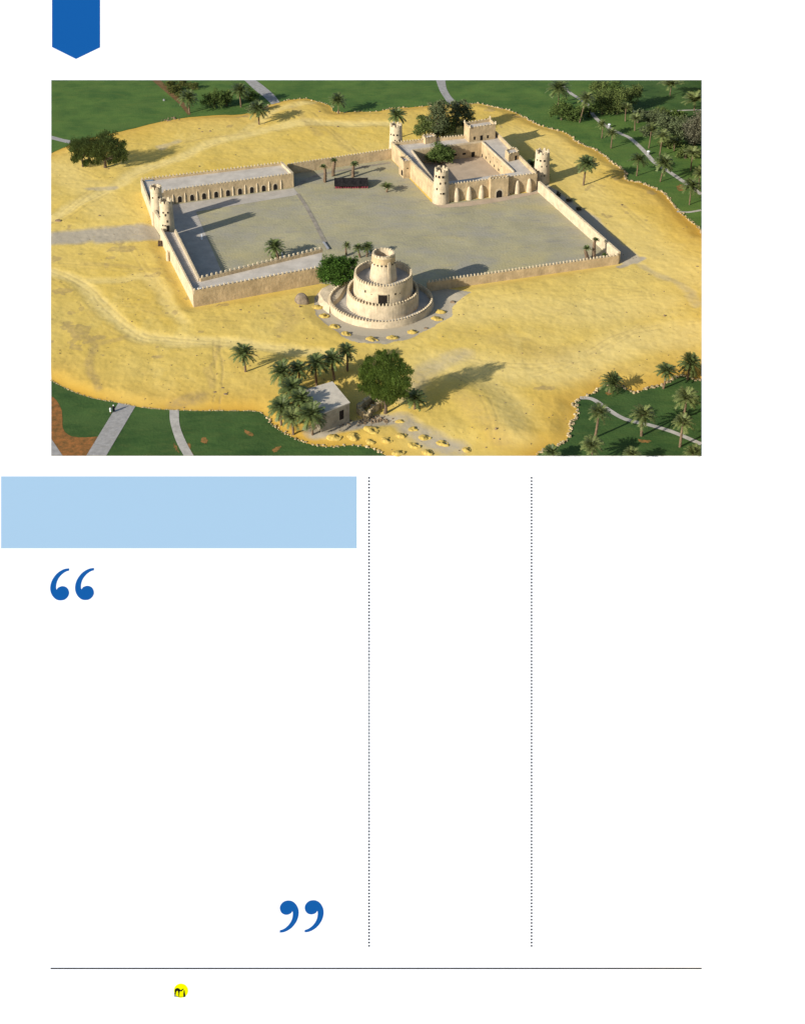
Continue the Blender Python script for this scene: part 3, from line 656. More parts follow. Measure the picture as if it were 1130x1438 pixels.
# ------------------------------------------------------------------ thin courtyard walls
b0, b1_ = at(412, 243.5), at(549.5, 223.2)
wall_thing('boundary_wall', 'far crenellated wall between the arcade building and the small square fort', [(at(404, 245), b1_, 3.45, 1)], mh=.35, thick=.5)
r1_, r2_ = at(754.5, 269), at(866.5, 369.5)
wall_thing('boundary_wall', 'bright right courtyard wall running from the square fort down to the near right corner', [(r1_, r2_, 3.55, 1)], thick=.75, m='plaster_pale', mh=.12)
q1_, q2_ = at(600, 409.5), at(868, 371)
wall_thing('boundary_wall', 'near crenellated wall between the round tower and the right corner of the courtyard', [(q1_, q2_, 2.7, 1)], thick=.6, mh=.6, step=1.0)

# ------------------------------------------------------------------ the round tower fort
rc = at(537, 427); rs = ppm(537, 427)
rt = empty('round_tower_fort', rc); tag(rt, 'large round tower of stacked concentric crenellated rings at the near side of the courtyard', 'tower')
def zr(py): return hgt(537, 427, py)
def ring(name, r0, r1, z0, z1, floor, n=72, nm=60, c=(0, 0), mh=.7, t=.6, par='plaster_pale', mw=.5, sx=1.0):
    mb = MB(); mb.lathe([(r0, z0), (r1, z1), (r1-t, z1), (r1-t, floor), (r1-t-.3, floor)], n, c)
    o = mb.build(name, par, rt)
    mb = MB(); merl_ring(mb, c, r1-t/2, z1, nm, h=mh, w=mw, thick=t*.7); k = mb.build('crenellation', 'merlon', o)
    return o
z4, z3, z2, z1t = zr(419), zr(406.5), zr(384), zr(357.5)
# outer ring wall: rounded body with a blunt corner at left and right, like the photograph
ow = []
for i in range(96):
    a = 2*math.pi*i/96; cx_, sy_ = math.cos(a), math.sin(a); r = 71/rs
    k = 1+ .035*max(0, abs(cx_)-.75)/.25
    if sy_ > 0: r *= 1-.06*sy_
    ow.append(Vector((r*cx_*k-.5, r*sy_+.4, 0)))
mb = MB(); n = len(ow); t = .65
prof = lambda p: [(p*1.03, -.03), (p, z4)]
for p in ow:
    u = p.normalized()
    mb.v += [tuple(p+u*.3+Vector((0, 0, -.03))), tuple(p+Vector((0, 0, z4))), tuple(p-u*t+Vector((0, 0, z4))), tuple(p-u*t+Vector((0, 0, .5)))]
for i in range(n):
    j = (i+1) % n
    for q in range(3): mb.f.append((4*i+q, 4*j+q, 4*j+q+1, 4*i+q+1))
o = mb.build('outer_ring_wall', 'plaster_pale', rt)
mb = MB()
for i in range(0, n):
    a = ow[i]-ow[i].normalized()*t/2; b = ow[(i+1) % n]-ow[(i+1) % n].normalized()*t/2; merl_line(mb, a, b, z4, w=.42, h=.55, step=9, thick=.45)
mb.build('crenellation', 'merlon', o)
mb = MB(); mb.add([tuple(p-p.normalized()*t*.5+Vector((0, 0, .55))) for p in ow], [tuple(range(n))]); mb.build('terrace_floor', 'paving', rt)
# sloping bastion at the left
bp_ = [at(462, 441), at(450, 431), at(443.5, 418), at(449, 408), at(472, 400), at(496, 398), at(480, 425)]
mb = MB(); c = sum(bp_, Vector())/len(bp_); tp = [c+(p-c)*.74 for p in bp_]; nb = len(bp_)
mb.add([(p.x, p.y, -.03) for p in bp_]+[(p.x, p.y, z4*.8) for p in tp]+[(c.x, c.y, z4*.95)], [(i, (i+1) % nb, nb+(i+1) % nb, nb+i) for i in range(nb)]+[(nb+i, nb+(i+1) % nb, 2*nb) for i in range(nb)])
o = mb.build('sloping_bastion', 'plaster_pale', rt); o.location = -rc
lower = ring('lower_drum', 51/rs, 49.9/rs, .45, z3, z3-1.25, nm=62, c=(.05, 0))
upper = ring('upper_drum', 42/rs, 40.6/rs, z3-1.3, z2, z2-1.4, nm=58, c=(.15, .1))
mb = MB(); mb.lathe([(50/rs-.5, z3-1.28), (39/rs, z3-1.27)], 72); mb.build('terrace_floor', 'paving', rt)
mb = MB(); mb.lathe([(40/rs-.4, z2-1.38), (0, z2-1.37)], 72, (.15, .1)); mb.build('terrace_floor', 'paving', rt)
ct = empty('central_tower'); ct.parent = rt; ct.location = (.2, .1, z2-1.4)
hh_ = z1t-(z2-1.4)
round_tower(ct, None, 19.2/rs, 15.4/rs, hh_, par=1.3, nm=20, n=48, name='tower_shaft', windows=[(a_, hh_-1.9, .28, .4) for a_ in range(-160, 0, 20)], floor_m='yard')
mb = MB(); mb.lathe([(15.9/rs+.1, hh_-1.55), (15.6/rs+.1, hh_-.05), (15.3/rs, hh_+.02)], 48); mb.build('cornice', 'plaster', ct)
a_ = R(-62); n_ = Vector((math.cos(a_), math.sin(a_), 0)); d_ = Vector((-n_.y, n_.x, 0)); p = n_*(16.9/rs)
mb = MB(); mb.add([p-d_*.35+n_*.5-Vector((0, 0, 0)), p+d_*.35+n_*.5, p+d_*.35-n_*.6, p-d_*.35-n_*.6, p*0.93-d_*.3+n_*.35+Vector((0, 0, hh_-1)), p*.93+d_*.3+n_*.35+Vector((0, 0, hh_-1)), p*.93+d_*.3-n_*.4+Vector((0, 0, hh_-1)), p*.93-d_*.3-n_*.4+Vector((0, 0, hh_-1))],
       [(0, 1, 5, 4), (1, 2, 6, 5), (2, 3, 7, 6), (3, 0, 4, 7), (4, 5, 6, 7)]); mb.build('pilaster', 'plaster_pale', ct)
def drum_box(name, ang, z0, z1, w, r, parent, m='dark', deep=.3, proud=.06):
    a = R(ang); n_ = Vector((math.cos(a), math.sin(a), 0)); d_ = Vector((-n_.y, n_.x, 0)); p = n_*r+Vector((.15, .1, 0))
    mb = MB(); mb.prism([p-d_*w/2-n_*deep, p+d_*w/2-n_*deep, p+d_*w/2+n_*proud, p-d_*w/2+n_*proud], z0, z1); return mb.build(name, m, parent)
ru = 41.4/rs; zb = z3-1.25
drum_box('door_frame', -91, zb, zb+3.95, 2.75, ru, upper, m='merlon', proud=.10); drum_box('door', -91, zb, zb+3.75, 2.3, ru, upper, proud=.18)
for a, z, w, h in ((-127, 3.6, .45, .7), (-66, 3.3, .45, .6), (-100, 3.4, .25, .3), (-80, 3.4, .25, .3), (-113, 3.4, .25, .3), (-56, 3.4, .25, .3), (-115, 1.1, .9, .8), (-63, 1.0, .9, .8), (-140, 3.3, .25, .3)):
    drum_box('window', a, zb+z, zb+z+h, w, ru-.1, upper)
for a in (-97, -84, -112, -130): drum_box('drain_hole', a, 1.6, 1.85, .22, 50.6/rs, lower)

# ------------------------------------------------------------------ palms
def crown_mesh(seed, n=52, droop=1.0, up=0, leaf=.26, lw=.055, short=1.0, m='frond', st=9):
    rnd = random.Random(seed); mb = MB()
    for i in range(n):
        az = i*2.39996+rnd.uniform(-.25, .25); k = i/n
        el = R(82-k*(112-up))+rnd.uniform(-.12, .12); L = (rnd.uniform(.86, 1.08))*(1-.18*max(0, math.sin(el))) * short
        h = Vector((math.cos(az), math.sin(az), 0)); p = Vector((0, 0, 0)); dd = el; pts = [p.copy()]
        for s in range(st):
            p = p+(h*math.cos(dd)+Vector((0, 0, 1))*math.sin(dd))*(L/st); pts.append(p.copy()); dd -= droop*(.10+.11*s/st*2)
        side = Vector((-h.y, h.x, 0))
        k0 = len(mb.v)
        for j, q in enumerate(pts):
            w = .018*(1-j/(st+1)); mb.v += [tuple(q-side*w), tuple(q+side*w)]
        mb.f += [(k0+2*j, k0+2*j+1, k0+2*j+3, k0+2*j+2) for j in range(st)]
        for j in range(1, st+1):
            t = j/st; ll = leaf*(1.05-.75*abs(t-.45)**1.2)*short; fd = (pts[j]-pts[j-1]).normalized()
            for sg in (-1, 1):
                for ex in (0, .5):
                    q = pts[j]-fd*(L/st)*ex
                    tip = q+(side*sg*.80+fd*.62+Vector((0, 0, rnd.uniform(-.30, .12))))*ll*rnd.uniform(.8, 1.15)
                    k0 = len(mb.v); mb.v += [tuple(q-fd*lw*.5), tuple(q+fd*lw*.6), tuple(tip)]; mb.f.append((k0, k0+1, k0+2))
    o = mb.build('crown', m); me = o.data; bpy.data.objects.remove(o); return me
crowns = {'full': [crown_mesh(s, 56, .55, 8, leaf=.24, lw=.06) for s in (1, 2, 3)], 'dry': [crown_mesh(s, 42, .6, 22, m='frond_dry') for s in (4, 5)], 'up': [crown_mesh(s, 40, .55, 55, leaf=.22, m='frond_dry') for s in (6, 7)], 'tuft': [crown_mesh(8, 30, .5, 45, leaf=.3, lw=.1)]}
def trunk_mesh(seed):
    rnd = random.Random(seed); mb = MB(); pts = []; rad = []
    for i in range(13):
        t = i/12; pts.append((.02*math.sin(t*3+seed), .02*math.cos(t*2.5+seed)-.02, t)); rad.append(.23*(1.25-.35*t)*(1+.10*(i % 2)))
    mb.tube([(p[0]*8, p[1]*8, p[2]) for p in pts], rad, 8); o = mb.build('trunk', 'trunk'); me = o.data; bpy.data.objects.remove(o); return me
trunks = [trunk_mesh(1), trunk_mesh(2)]
TRIM = []
npalm = [0]
def palm(px, pb, cy, rpx, kind, label, group=None, cxp=None, tr=1.0):
    p = at(px, pb); s = ppm(px, pb); h = max(.5, hgt(px, pb, cy)); r = rpx/s*{'palms around the hut': 1.2, 'palms on the upper right lawn': 1.3, 'palms on the lower right lawn': 1.12}.get(group, 1.04); i = npalm[0]; npalm[0] += 1
    root = empty('palm_tree', (p.x, p.y, ZH(p.x, p.y)), i*1.3 % 6.28); tag(root, label, 'palm tree', group)
    lean = math.atan2(((cxp or px)-px)/s, h)
    root.rotation_euler = Matrix.Rotation(lean, 4, 'Y').to_euler() if abs(lean) > .01 else (0, 0, i*1.3 % 6.28)
    tk = bpy.data.objects.new('trunk', trunks[i % 2]); C.objects.link(tk); tk.parent = root; tk.scale = (tr, tr, h)
    cr = bpy.data.objects.new('crown', crowns[kind][i % len(crowns[kind])]); C.objects.link(cr); cr.parent = root; cr.scale = (r*(1+.1*math.sin(i*2.1)), r*(1-.08*math.sin(i*1.7)), r*(.95+.14*math.sin(i*3.3))); cr.location = (0, 0, h-.05*r); cr.rotation_euler = (.13*math.sin(i*1.9), .13*math.cos(i*2.7), i*.77)
    if px-rpx < L0+4 or px+rpx > R0-4 or cy-rpx < T0+4 or pb > B0-4 or cy+rpx > B0-4: TRIM.append(cr); TRIM.append(tk)
    return root
G1 = 'palms on the sand'; G2 = 'palms around the hut'; G3 = 'palms on the lower right lawn'; G4 = 'palms on the upper right lawn'; G5 = 'pruned palms in the courtyard'
P = palm
P(363, 175, 153, 17, 'full', 'palm on the sand just left of the far grey path', G1)
P(474, 160.5, 141, 14.5, 'full', 'palm standing on the stone edge of the far lawn midway along the top', G1)
P(557, 196, 163, 15, 'full', 'palm rising right behind the far left tower of the small square fort', G1)
P(818, 261, 230, 16, 'full', 'tall palm alone on the sand right of the square fort', G1, cxp=821.5)
P(344, 525, 499, 18.5, 'full', 'single palm on the near sand left of the palm cluster', G1, cxp=343)
P(747, 243, 231, 12, 'full', 'dark palm half hidden behind the wall left of the right fort tower', G1)
P(390, 362.5, 346, 15.5, 'full', 'bushy palm with low shrub at its foot in the left part of the big courtyard', 'palms in the courtyard', cxp=386.5)
P(543, 270, 263, 12.5, 'up', 'low trunkless palm near the black tent in the courtyard', 'palms in the courtyard')
P(487, 358, 345, 8, 'dry', 'thin palm just behind the round green tree beside the round tower', 'palms in the courtyard')
P(505, 361, 347, 9.5, 'full', 'left one of two dark palms behind the round tower', 'palms in the courtyard', cxp=503)
P(514, 360, 346, 9, 'full', 'right one of two dark palms behind the round tower', 'palms in the courtyard', cxp=516)
P(454, 256, 234, 6.2, 'tuft', 'shortest pruned palm left of the black tent', G5, tr=1.9)
P(469, 247.5, 226, 6.2, 'tuft', 'pruned palm standing behind the left end of the black tent', G5, tr=1.9)
P(498, 248.5, 230, 6.2, 'tuft', 'pruned palm standing behind the middle of the black tent', G5, tr=1.9)
P(823, 363, 349, 6.2, 'tuft', 'smaller pruned palm near the right corner of the courtyard', G5, tr=1.9)
P(831.5, 360, 337, 6.2, 'tuft', 'taller pruned palm leaning at the right corner of the courtyard', G5, cxp=834.5, tr=1.9)
# hut cluster
P(397, 556, 526, 18.5, 'full', 'leftmost palm of the cluster behind the flat roofed hut', G2)
P(420, 551, 521, 17, 'full', 'second palm from the left in the row behind the hut', G2)
P(445, 541, 511, 17, 'full', 'middle palm of the row behind the hut roof', G2)
P(468.5, 534.5, 506, 16, 'full', 'fourth palm of the row behind the hut just left of the last one', G2, cxp=467)
P(486.5, 524, 496, 15.5, 'full', 'farthest palm of the row touching the big feathery tree', G2)
P(411, 577, 546, 18, 'full', 'palm directly left of the hut roof corner', G2)
P(396, 598, 571, 18, 'full', 'outer left palm of the dense clump beside the hut', G2)
P(423, 594, 561, 19, 'full', 'tallest palm inside the dense clump left of the hut', G2)
P(411, 610, 586, 17, 'dry', 'lowest palm at the bottom of the dense clump by the lawn edge', G2)
P(437, 612, 583, 19, 'full', 'palm overlapping the left wall of the hut', G2)
P(581, 577, 562, 17, 'full', 'squat bushy palm on the sand right of the big feathery tree', G2, cxp=583)
# lower right lawn
P(854, 551, 536, 17, 'full', 'squat palm at the tip of the lower right lawn beside the stone edge', G3, cxp=858)
P(930, 545.5, 520, 15, 'full', 'palm on the sand edge of the lower right lawn, second from the right border', G3, cxp=933.5)
P(964, 532, 510, 18, 'full', 'upper corner palm above the lower right lawn nearest the right border', G3, cxp=967)
P(957.5, 588, 558, 20, 'dry', 'tall pale palm in the middle of the right part of the lower right lawn', G3, cxp=961)
P(953, 627, 594, 15.5, 'dry', 'palm with reddish trunk standing just below the lower right path', G3, cxp=956)
P(834, 614.5, 579, 18, 'dry', 'palm with long pale trunk left of the path in the lower right lawn', G3, cxp=838)
P(899, 611.5, 583, 18, 'dry', 'palm overhanging the path in the middle of the lower right lawn', G3, cxp=900)
P(829, 650, 625, 18, 'dry', 'palm cut by the bottom edge below the long trunked one', G3)
P(774, 648, 636, 15, 'full', 'palm at the bottom edge on the left tip of the lower right lawn', G3)
P(885, 655, 638, 14, 'dry', 'palm crown at the bottom edge right of the middle of the lower right lawn', G3)
P(972, 655, 636, 15, 'dry', 'palm crown in the very bottom right corner', G3)
# upper left
P(266, 158, 136, 17, 'full', 'large grey green palm at the left end of the upper left shrub clump', 'palms on the upper left lawn')
P(337.5, 150, 126, 15, 'full', 'palm at the right end of the upper left shrub clump', 'palms on the upper left lawn')
# upper right lawn
for a in ((783, 151, 123, 14, 'full', 'leftmost palm of the upper right lawn above the dark shrubs', 783),
          (813, 171.5, 137, 12, 'dry', 'palm leaning over the upper bend of the right path', 821),
          (878, 170, 152, 9, 'up', 'small yellow palm below the upper olive trees'),
          (891, 183, 166, 9, 'up', 'small palm right of the yellow one beside the olive shrubs'),
          (844, 194, 175, 8, 'dry', 'slender palm left of the white post on the path'),
          (857, 208.5, 187, 10, 'dry', 'palm standing just below the white post on the path'),
          (910, 208, 183, 11, 'up', 'palm above the second post at the grey shrub edge', 912),
          (925, 219, 190, 11, 'dry', 'tall palm right of the second post beside the grey shrubs', 928),
          (946, 211.5, 200, 7, 'up', 'short yellow palm in the grey shrubs at right'),
          (893, 246.5, 223, 12, 'full', 'palm on the open lawn left of the lower part of the right path', 895),
          (926, 255, 228, 13, 'full', 'palm with pale trunk beside the path, right of the open lawn one', 930),
          (970, 240, 215, 12, 'up', 'palm near the right border level with the open lawn palms'),
          (981, 262, 243, 10, 'dry', 'palm cut by the right border above the path end'),
          (967, 287, 260, 14, 'full', 'palm at the lower end of the right path beside the reddish soil', 968.5),
          (940, 134, 119, 16, 'up', 'broad pale palm at the top edge near the upper right corner'),
          (974, 156, 141, 17, 'up', 'broad pale fronded palm by the right border above the grey path')):
    P(a[0], a[1], a[2], a[3], a[4], a[5], G4, cxp=a[6] if len(a) > 6 else None, tr=.7)

# ------------------------------------------------------------------ broadleaf trees and shrubs
def leafmass(mb, rnd, blobs, n, size, hang=0.0, shell=.55):
    tot = sum(b[3]**2 for b in blobs)
    for (bx, by, bz, br, sz) in blobs:
        k = int(n*br**2/tot)
        sub = []
        for _ in range(max(6, int(k/45))):
            v = Vector((rnd.gauss(0, 1), rnd.gauss(0, 1), rnd.gauss(0, 1))).normalized()*(br*rnd.uniform(shell, 1.0)); sub.append((v, br*rnd.uniform(.22, .44)))
        for _ in range(k):
            c, sr = rnd.choice(sub); v = Vector((rnd.gauss(0, .5), rnd.gauss(0, .5), rnd.gauss(0, .42)))*sr
            p = Vector((bx, by, bz))+Vector(((c.x+v.x), (c.y+v.y), (c.z+v.z)*sz)); p.z -= hang*rnd.random()*.8
            if p.z < .15: continue
            s = size*rnd.uniform(.6, 1.3); u = Vector((rnd.uniform(-1, 1), rnd.uniform(-1, 1), rnd.uniform(-.6, .6))).normalized(); w = u.orthogonal().normalized()
            w = (Matrix.Rotation(rnd.uniform(0, 6.28), 3, u) @ w); k0 = len(mb.v)
            if hang: u = (u+Vector((0, 0, -1.6))).normalized(); w = u.orthogonal().normalized()
            mb.v += [tuple(p-w*s*.4), tuple(p+u*s), tuple(p+w*s*.4), tuple(p-u*s*.7)]; mb.f.append((k0, k0+1, k0+2, k0+3))
def tree(name, px, pb, blobs, leaf, label, n=4000, size=.35, trunk_h=None, stems=1, hang=0, cat='tree', group=None, tr=.3, shell=.55, trim=False):
    """blobs: (dx px, rows above base px, depth m, radius px, squash)"""
    p = at(px, pb); s = ppm(px, pb); rnd = random.Random(int(px*7+pb)); root = empty(name, (p.x, p.y, ZH(p.x, p.y))); tag(root, label, cat, group)
    B = []
    for b in blobs:
        z = hgt(px, pb, pb-b[1]); B.append((b[0]/s, b[2], max(z, .3), b[3]/s, b[4] if len(b) > 4 else .9))
    mb = MB(); leafmass(mb, rnd, B, int(n*1.7), size*.92, hang, shell*.6); cr = mb.build('crown', leaf, root)
    mb = MB(); th = trunk_h if trunk_h is not None else max(.6, min(b[2] for b in B)*.8)
    for k in range(stems):
        ox = (k-(stems-1)/2)*1.2
        a = Vector((ox, 0, -.05)); b = Vector((ox*1.2, .1, th)); mb.tube([a, lerp(a, b, .5)+Vector((.1, .05, 0)), b], [tr*1.4, tr*1.05, tr*.85], 8)
        for bb in B[k::stems]:
            e = Vector((bb[0], bb[1], bb[2])); mb.tube([b-Vector((0, 0, .1)), lerp(b, e, .5)+Vector((0, 0, .25)), e], [tr*.6, tr*.4, tr*.12], 6)
    tk = mb.build('trunk', 'bark', root)
    if trim: TRIM.extend([cr, tk])
    return root
tree('tree', 148, 237.5, [(-2, 33, 0, 17), (14, 28, 0, 15), (22, 22, 0, 11), (8, 38, 1, 14), (-10, 26, 0, 12), (26, 33, 1, 8), (-3, 19, -1, 8), (18, 15, -1, 7), (26, 22, 0, 7), (-8, 14, -1, 7), (28, 12, 0, 5), (10, 12, -2, 5)], 'leaf_olive', 'right tree of the drooping pair on the upper left sand, dark trunk visible', 7500, .34, hang=1.2, tr=.42)
tree('tree', 119, 236, [(-4, 29, 0, 14), (-12, 31, 0, 9), (8, 33, 0, 13), (-6, 18, 0, 8), (4, 22, 0, 9), (14, 20, 0, 7), (-12, 14, 0, 6), (2, 10, -1, 6), (10, 10, 0, 5)], 'leaf_olive', 'left tree of the large drooping tree pair on the upper left sand', 5200, .34, hang=1.2, stems=2, tr=.25)
tree('tree', 473, 402, [(-3, 22, 0, 20), (-17, 19, 0, 12), (8, 32, 0, 13), (17, 22, 0, 14), (-10, 34, 0, 12), (3, 12, -1, 13), (-22, 14, 0, 7), (22, 33, 1, 8)], 'leaf_green', 'dense bright green rounded tree between the near rampart and the round tower', 11000, .30, tr=.3, trunk_h=1.4)
tree('tree', 619, 231, [(0, 15, 0, 14), (-11, 13, 0, 10), (9, 17, 0, 12), (-4, 24, 0, 10), (13, 11, 0, 9)], 'leaf_mid', 'dark green tree filling the left side of the small fort inner yard', 5500, .30, tr=.3)
tree('tree', 541, 580, [(-6, 62, 0, 20), (10, 55, 0, 20), (-22, 52, 0, 16), (0, 40, -1, 22), (18, 38, 0, 15), (-14, 34, 0, 15), (2, 76, 0, 14), (-30, 66, 0, 10), (6, 22, 0, 13), (17, 70, 1, 9), (-20, 78, 0, 8), (26, 62, 0, 11), (28, 44, 0, 12), (-28, 40, 0, 10), (-4, 84, 0, 9), (10, 84, 0, 9), (24, 28, 0, 9)], 'leaf_bright', 'largest feathery green tree beside the ruined walls right of the hut', 15000, .33, hang=.8, tr=.35, trunk_h=2.5, shell=.35)
# grove behind the small fort
gv = 'grove behind the small fort'
tree('tree', 596, 196, [(0, 18, 0, 13.8), (-6, 11, 0, 11.2), (5, 25, 0, 10.0), (-4, 27, 1, 7.5)], 'leaf_olive', 'leftmost dark green bush tree of the grove behind the square fort', 3600, .32, group=gv)
tree('tree', 614, 198, [(0, 34, 0, 15.0), (4, 47, 0, 11.2), (-5, 45, 0, 10.0), (2, 18, 0, 12.5)], 'leaf_grey', 'tallest grey green tree in the middle of the grove behind the square fort', 4600, .32, group=gv)
tree('tree', 622, 193, [(2, 13, -1, 12.5), (-6, 9, -1, 8.8), (7, 20, 0, 10.0)], 'leaf_olive', 'low dark green tree in front of the tallest one in the grove', 3000, .32, group=gv)
tree('tree', 638.5, 188, [(0, 29, 0, 10.0), (-2, 38, 0, 8.8), (1, 16, 0, 8.8)], 'leaf_grey', 'slim grey green tree second from the right in the grove behind the square fort', 2800, .32, group=gv)
tree('tree', 653, 184, [(0, 25, 0, 12.5), (3, 16, 0, 10.0), (-3, 34, 0, 8.8), (-2, 9, 0, 8.8)], 'leaf_grey', 'rightmost tree of the grove beside the keep of the square fort', 3200, .32, group=gv)
# upper left clump
ul = 'shrubs of the upper left lawn'
tree('shrub', 301, 151, [(0, 12, 0, 13.8), (10, 13, 0, 11.2), (-10, 10, 0, 10.0), (3, 18, 0, 10.0)], 'leaf_mid', 'olive bush between the two palms of the upper left clump', 3000, .3, group=ul)
tree('shrub', 318, 148, [(0, 11, 0, 10.0), (4, 16, 0, 7.5)], 'leaf_mid', 'small olive bush just left of the palm at the clump\'s right end', 1600, .3, group=ul)
tree('shrub', 358, 158, [(0, 8, 0, 10.0), (-5, 5, 0, 7.5), (5, 12, 0, 7.5)], 'leaf_grey', 'greyish brown bush beside the palm near the far grey path', 1600, .3, group=ul)
tree('shrub', 352, 140, [(-2, 9, 0, 10.0), (5, 4, 0, 7.5)], 'leaf_mid', 'dark green bush left of the far grey path near the top edge', 1700, .3, group=ul)
for i, (x, y, r, l) in enumerate(((238, 118, 7, 'yellow green hedge shrub at the top edge, first of the row'), (248, 124, 7, 'yellow green hedge shrub, second down the row'), (240, 127, 5, 'small hedge shrub lying left of the row beside the brown strip'), (252, 132, 6, 'yellow green hedge shrub, lowest in the row above the grey green palm'), (256, 117, 6, 'hedge shrub at the top edge right of the row'), (271, 122, 8, 'broader hedge shrub at the top edge above the grey green palm'))):
    tree('shrub', x, y+3, [(0, 4, 0, r*1.25), (2, 3, 0, r)], 'leaf_yellow', l, 900, .26, group='hedge shrubs', trim=True, cat='shrub')
# upper right masses
ur = 'trees of the upper right lawn'
for (x, y, bl, lf, lab, n) in (
    (788, 168, [(0, 14, 0, 13.4), (-10, 12, 0, 9.8), (10, 12, 0, 12.2), (3, 22, 0, 9.8)], 'leaf_mid', 'dark rounded shrub tree under the leftmost upper right palm', 3200),
    (806, 169, [(0, 10, 0, 12.2), (8, 13, 0, 9.8), (-6, 8, 0, 9.8)], 'leaf_mid', 'dark shrub tree left of the upper bend of the right path', 2600),
    (845, 160, [(0, 16, 0, 15.9), (-8, 24, 0, 12.2), (8, 26, 0, 12.2), (4, 10, 0, 12.2)], 'leaf_olive', 'olive tree right of the upper bend of the path', 3600),
    (866, 160, [(0, 18, 0, 15.9), (6, 28, 0, 12.2), (-5, 9, 0, 12.2), (9, 10, 0, 11.0)], 'leaf_olive', 'second olive tree from the path in the upper right wood', 3600),
    (885, 152, [(0, 18, 0, 12.2), (6, 26, 0, 9.8)], 'leaf_olive', 'rightmost olive tree of the upper right wood above the grey path', 2200),
    (856, 138, [(0, 12, 0, 13.4), (8, 16, 0, 11.0), (-7, 8, 0, 9.8)], 'leaf_mid', 'dark tree deepest in the upper right wood near the top edge', 2400),
    (826, 163, [(0, 10, 0, 9.8), (6, 14, 0, 9.8)], 'leaf_mid', 'dark shrub tree hugging the right path bend', 1800),
    (906, 190, [(0, 8, 0, 9.8), (8, 10, 0, 8.5)], 'leaf_grey', 'low shrub tree under the long grey row near the second bin', 1500),
    (838, 134, [(0, 10, 0, 11.0), (8, 14, 0, 9.8)], 'leaf_olive', 'olive tree at the top edge behind the wood', 1800),
    (895, 172, [(0, 10, 0, 9.8), (8, 12, 0, 8.5)], 'leaf_grey', 'grey green shrub tree at the left end of the long grey row', 1800),
    (917, 178, [(0, 12, 0, 13.4), (8, 16, 0, 9.8), (-8, 12, 0, 9.8)], 'leaf_grey', 'grey green shrub tree second in the long grey row', 2600),
    (935, 190, [(0, 15, 0, 13.4), (-6, 21, 0, 11.0), (7, 18, 0, 11.0)], 'leaf_grey', 'grey green shrub tree in the middle of the long grey row', 2800),
    (951, 197, [(0, 15, 0, 13.4), (4, 25, 0, 11.0), (-6, 20, 0, 9.8)], 'leaf_grey', 'tall grey shrub tree left of the purple bush', 2800),
    (974, 205, [(0, 18, 0, 15.9), (-5, 30, 0, 12.2), (6, 28, 0, 11.0), (3, 40, 0, 11.0)], 'leaf_purple', 'tall purple grey bush against the right border', 4200),
    (925, 168, [(0, 10, 0, 9), (8, 9, 0, 8), (-8, 9, 0, 7)], 'leaf_olive', 'olive tree just below the grey path at right', 2200),
    (948, 172, [(0, 11, 0, 9), (8, 10, 0, 8)], 'leaf_mid', 'dark green tree just below the grey path near the right border', 2200),
    (938, 208, [(0, 9, 0, 9), (-9, 8, 0, 7), (9, 9, 0, 8)], 'leaf_olive', 'low olive shrub in front of the long grey row', 2200),
    (962, 222, [(0, 9, 0, 9.8), (9, 8, 0, 9.8), (-8, 7, 0, 7.3)], 'leaf_olive', 'low olive shrub below the purple bush at the right border', 1900)):
    tree('tree', x, y, bl, lf, lab, n, .32, group=ur, trim=True)
# small shrubs near walls
for (x, y, r, lf, lab) in ((766, 253, 5, 'leaf_mid', 'small dark bush at the outer foot of the right fort tower'), (783, 276, 4, 'leaf_purple', 'dry bush close to the upper outer side of the right courtyard wall'), (797, 284, 4.5, 'leaf_purple', 'largest dry bush outside the right courtyard wall'),
                           (812, 296, 3.5, 'leaf_purple', 'third dry bush down the outer side of the right courtyard wall'), (384, 362, 4, 'leaf_olive', 'low dry shrub at the foot of the bushy courtyard palm'),
                           (848, 359, 2.6, 'leaf_mid', 'tiny green shrub in the right corner of the courtyard against the wall')):
    tree('shrub', x, y, [(0, r*.7, 0, r), (r*.6, r*.5, 0, r*.7)], lf, lab, 700, .22, cat='shrub', tr=.08)

# ------------------------------------------------------------------ hut, ruin, mounds, tent, mud dome
hq = [at(454, 609), at(492, 583), None, None]
h_ = hgt(454, 609, 581)
# roof corners seen in the photo at roof height
rf = [at(450.5, 581, h_), at(490.5, 565.5, h_), at(466.5, 536.5, h_), at(426, 548.5, h_)]
for p in rf: p.z = 0
hut = empty('hut', rf[0]); tag(hut, 'small flat roofed block hut with a dark door beside the palm clump', 'hut'); ho = rf[0].copy()
mb = MB(); mb.prism(rf, -.03, h_-.12); w = mb.build('wall', 'hutwall', hut); w.location = -ho
c = sum(rf, Vector())/4; q = [c+(p-c)*1.03 for p in rf]
mb = MB(); mb.prism(q, h_-.12, h_+.12); o = mb.build('roof', 'concrete', hut); o.location = -ho
o = niche('door', rf[0], rf[1], 479.5, 582.5, 5.6, 13, hut); o.location = -ho
o = niche('window', rf[1], rf[2], 484, 560, 2, 3, hut); o.location = -ho
ruin = empty('ruined_wall', at(517, 580)); ro = ruin.location.copy(); tag(ruin, 'broken low walls of a roofless ruin under the big feathery tree', 'ruin')
for (a, b, h) in (((503, 580), (523, 563), 2.2), ((503, 580), (514, 588), 1.8), ((523, 563), (536, 572), 1.5), ((536, 572), (522, 579), 1.9), ((522, 579), (515, 589), 1.6)):
    A, B = at(*a), at(*b); mb = MB(); d = (B-A); N = 5
    for i in range(N):
        p, q_ = A+d*(i/N), A+d*((i+1)/N); mb.bar(p, q_, 0.6*random.uniform(.8, 1.8), -.03, h*random.uniform(.8, 1.05))
    o = mb.build('wall', 'stone', ruin); o.location = -ro
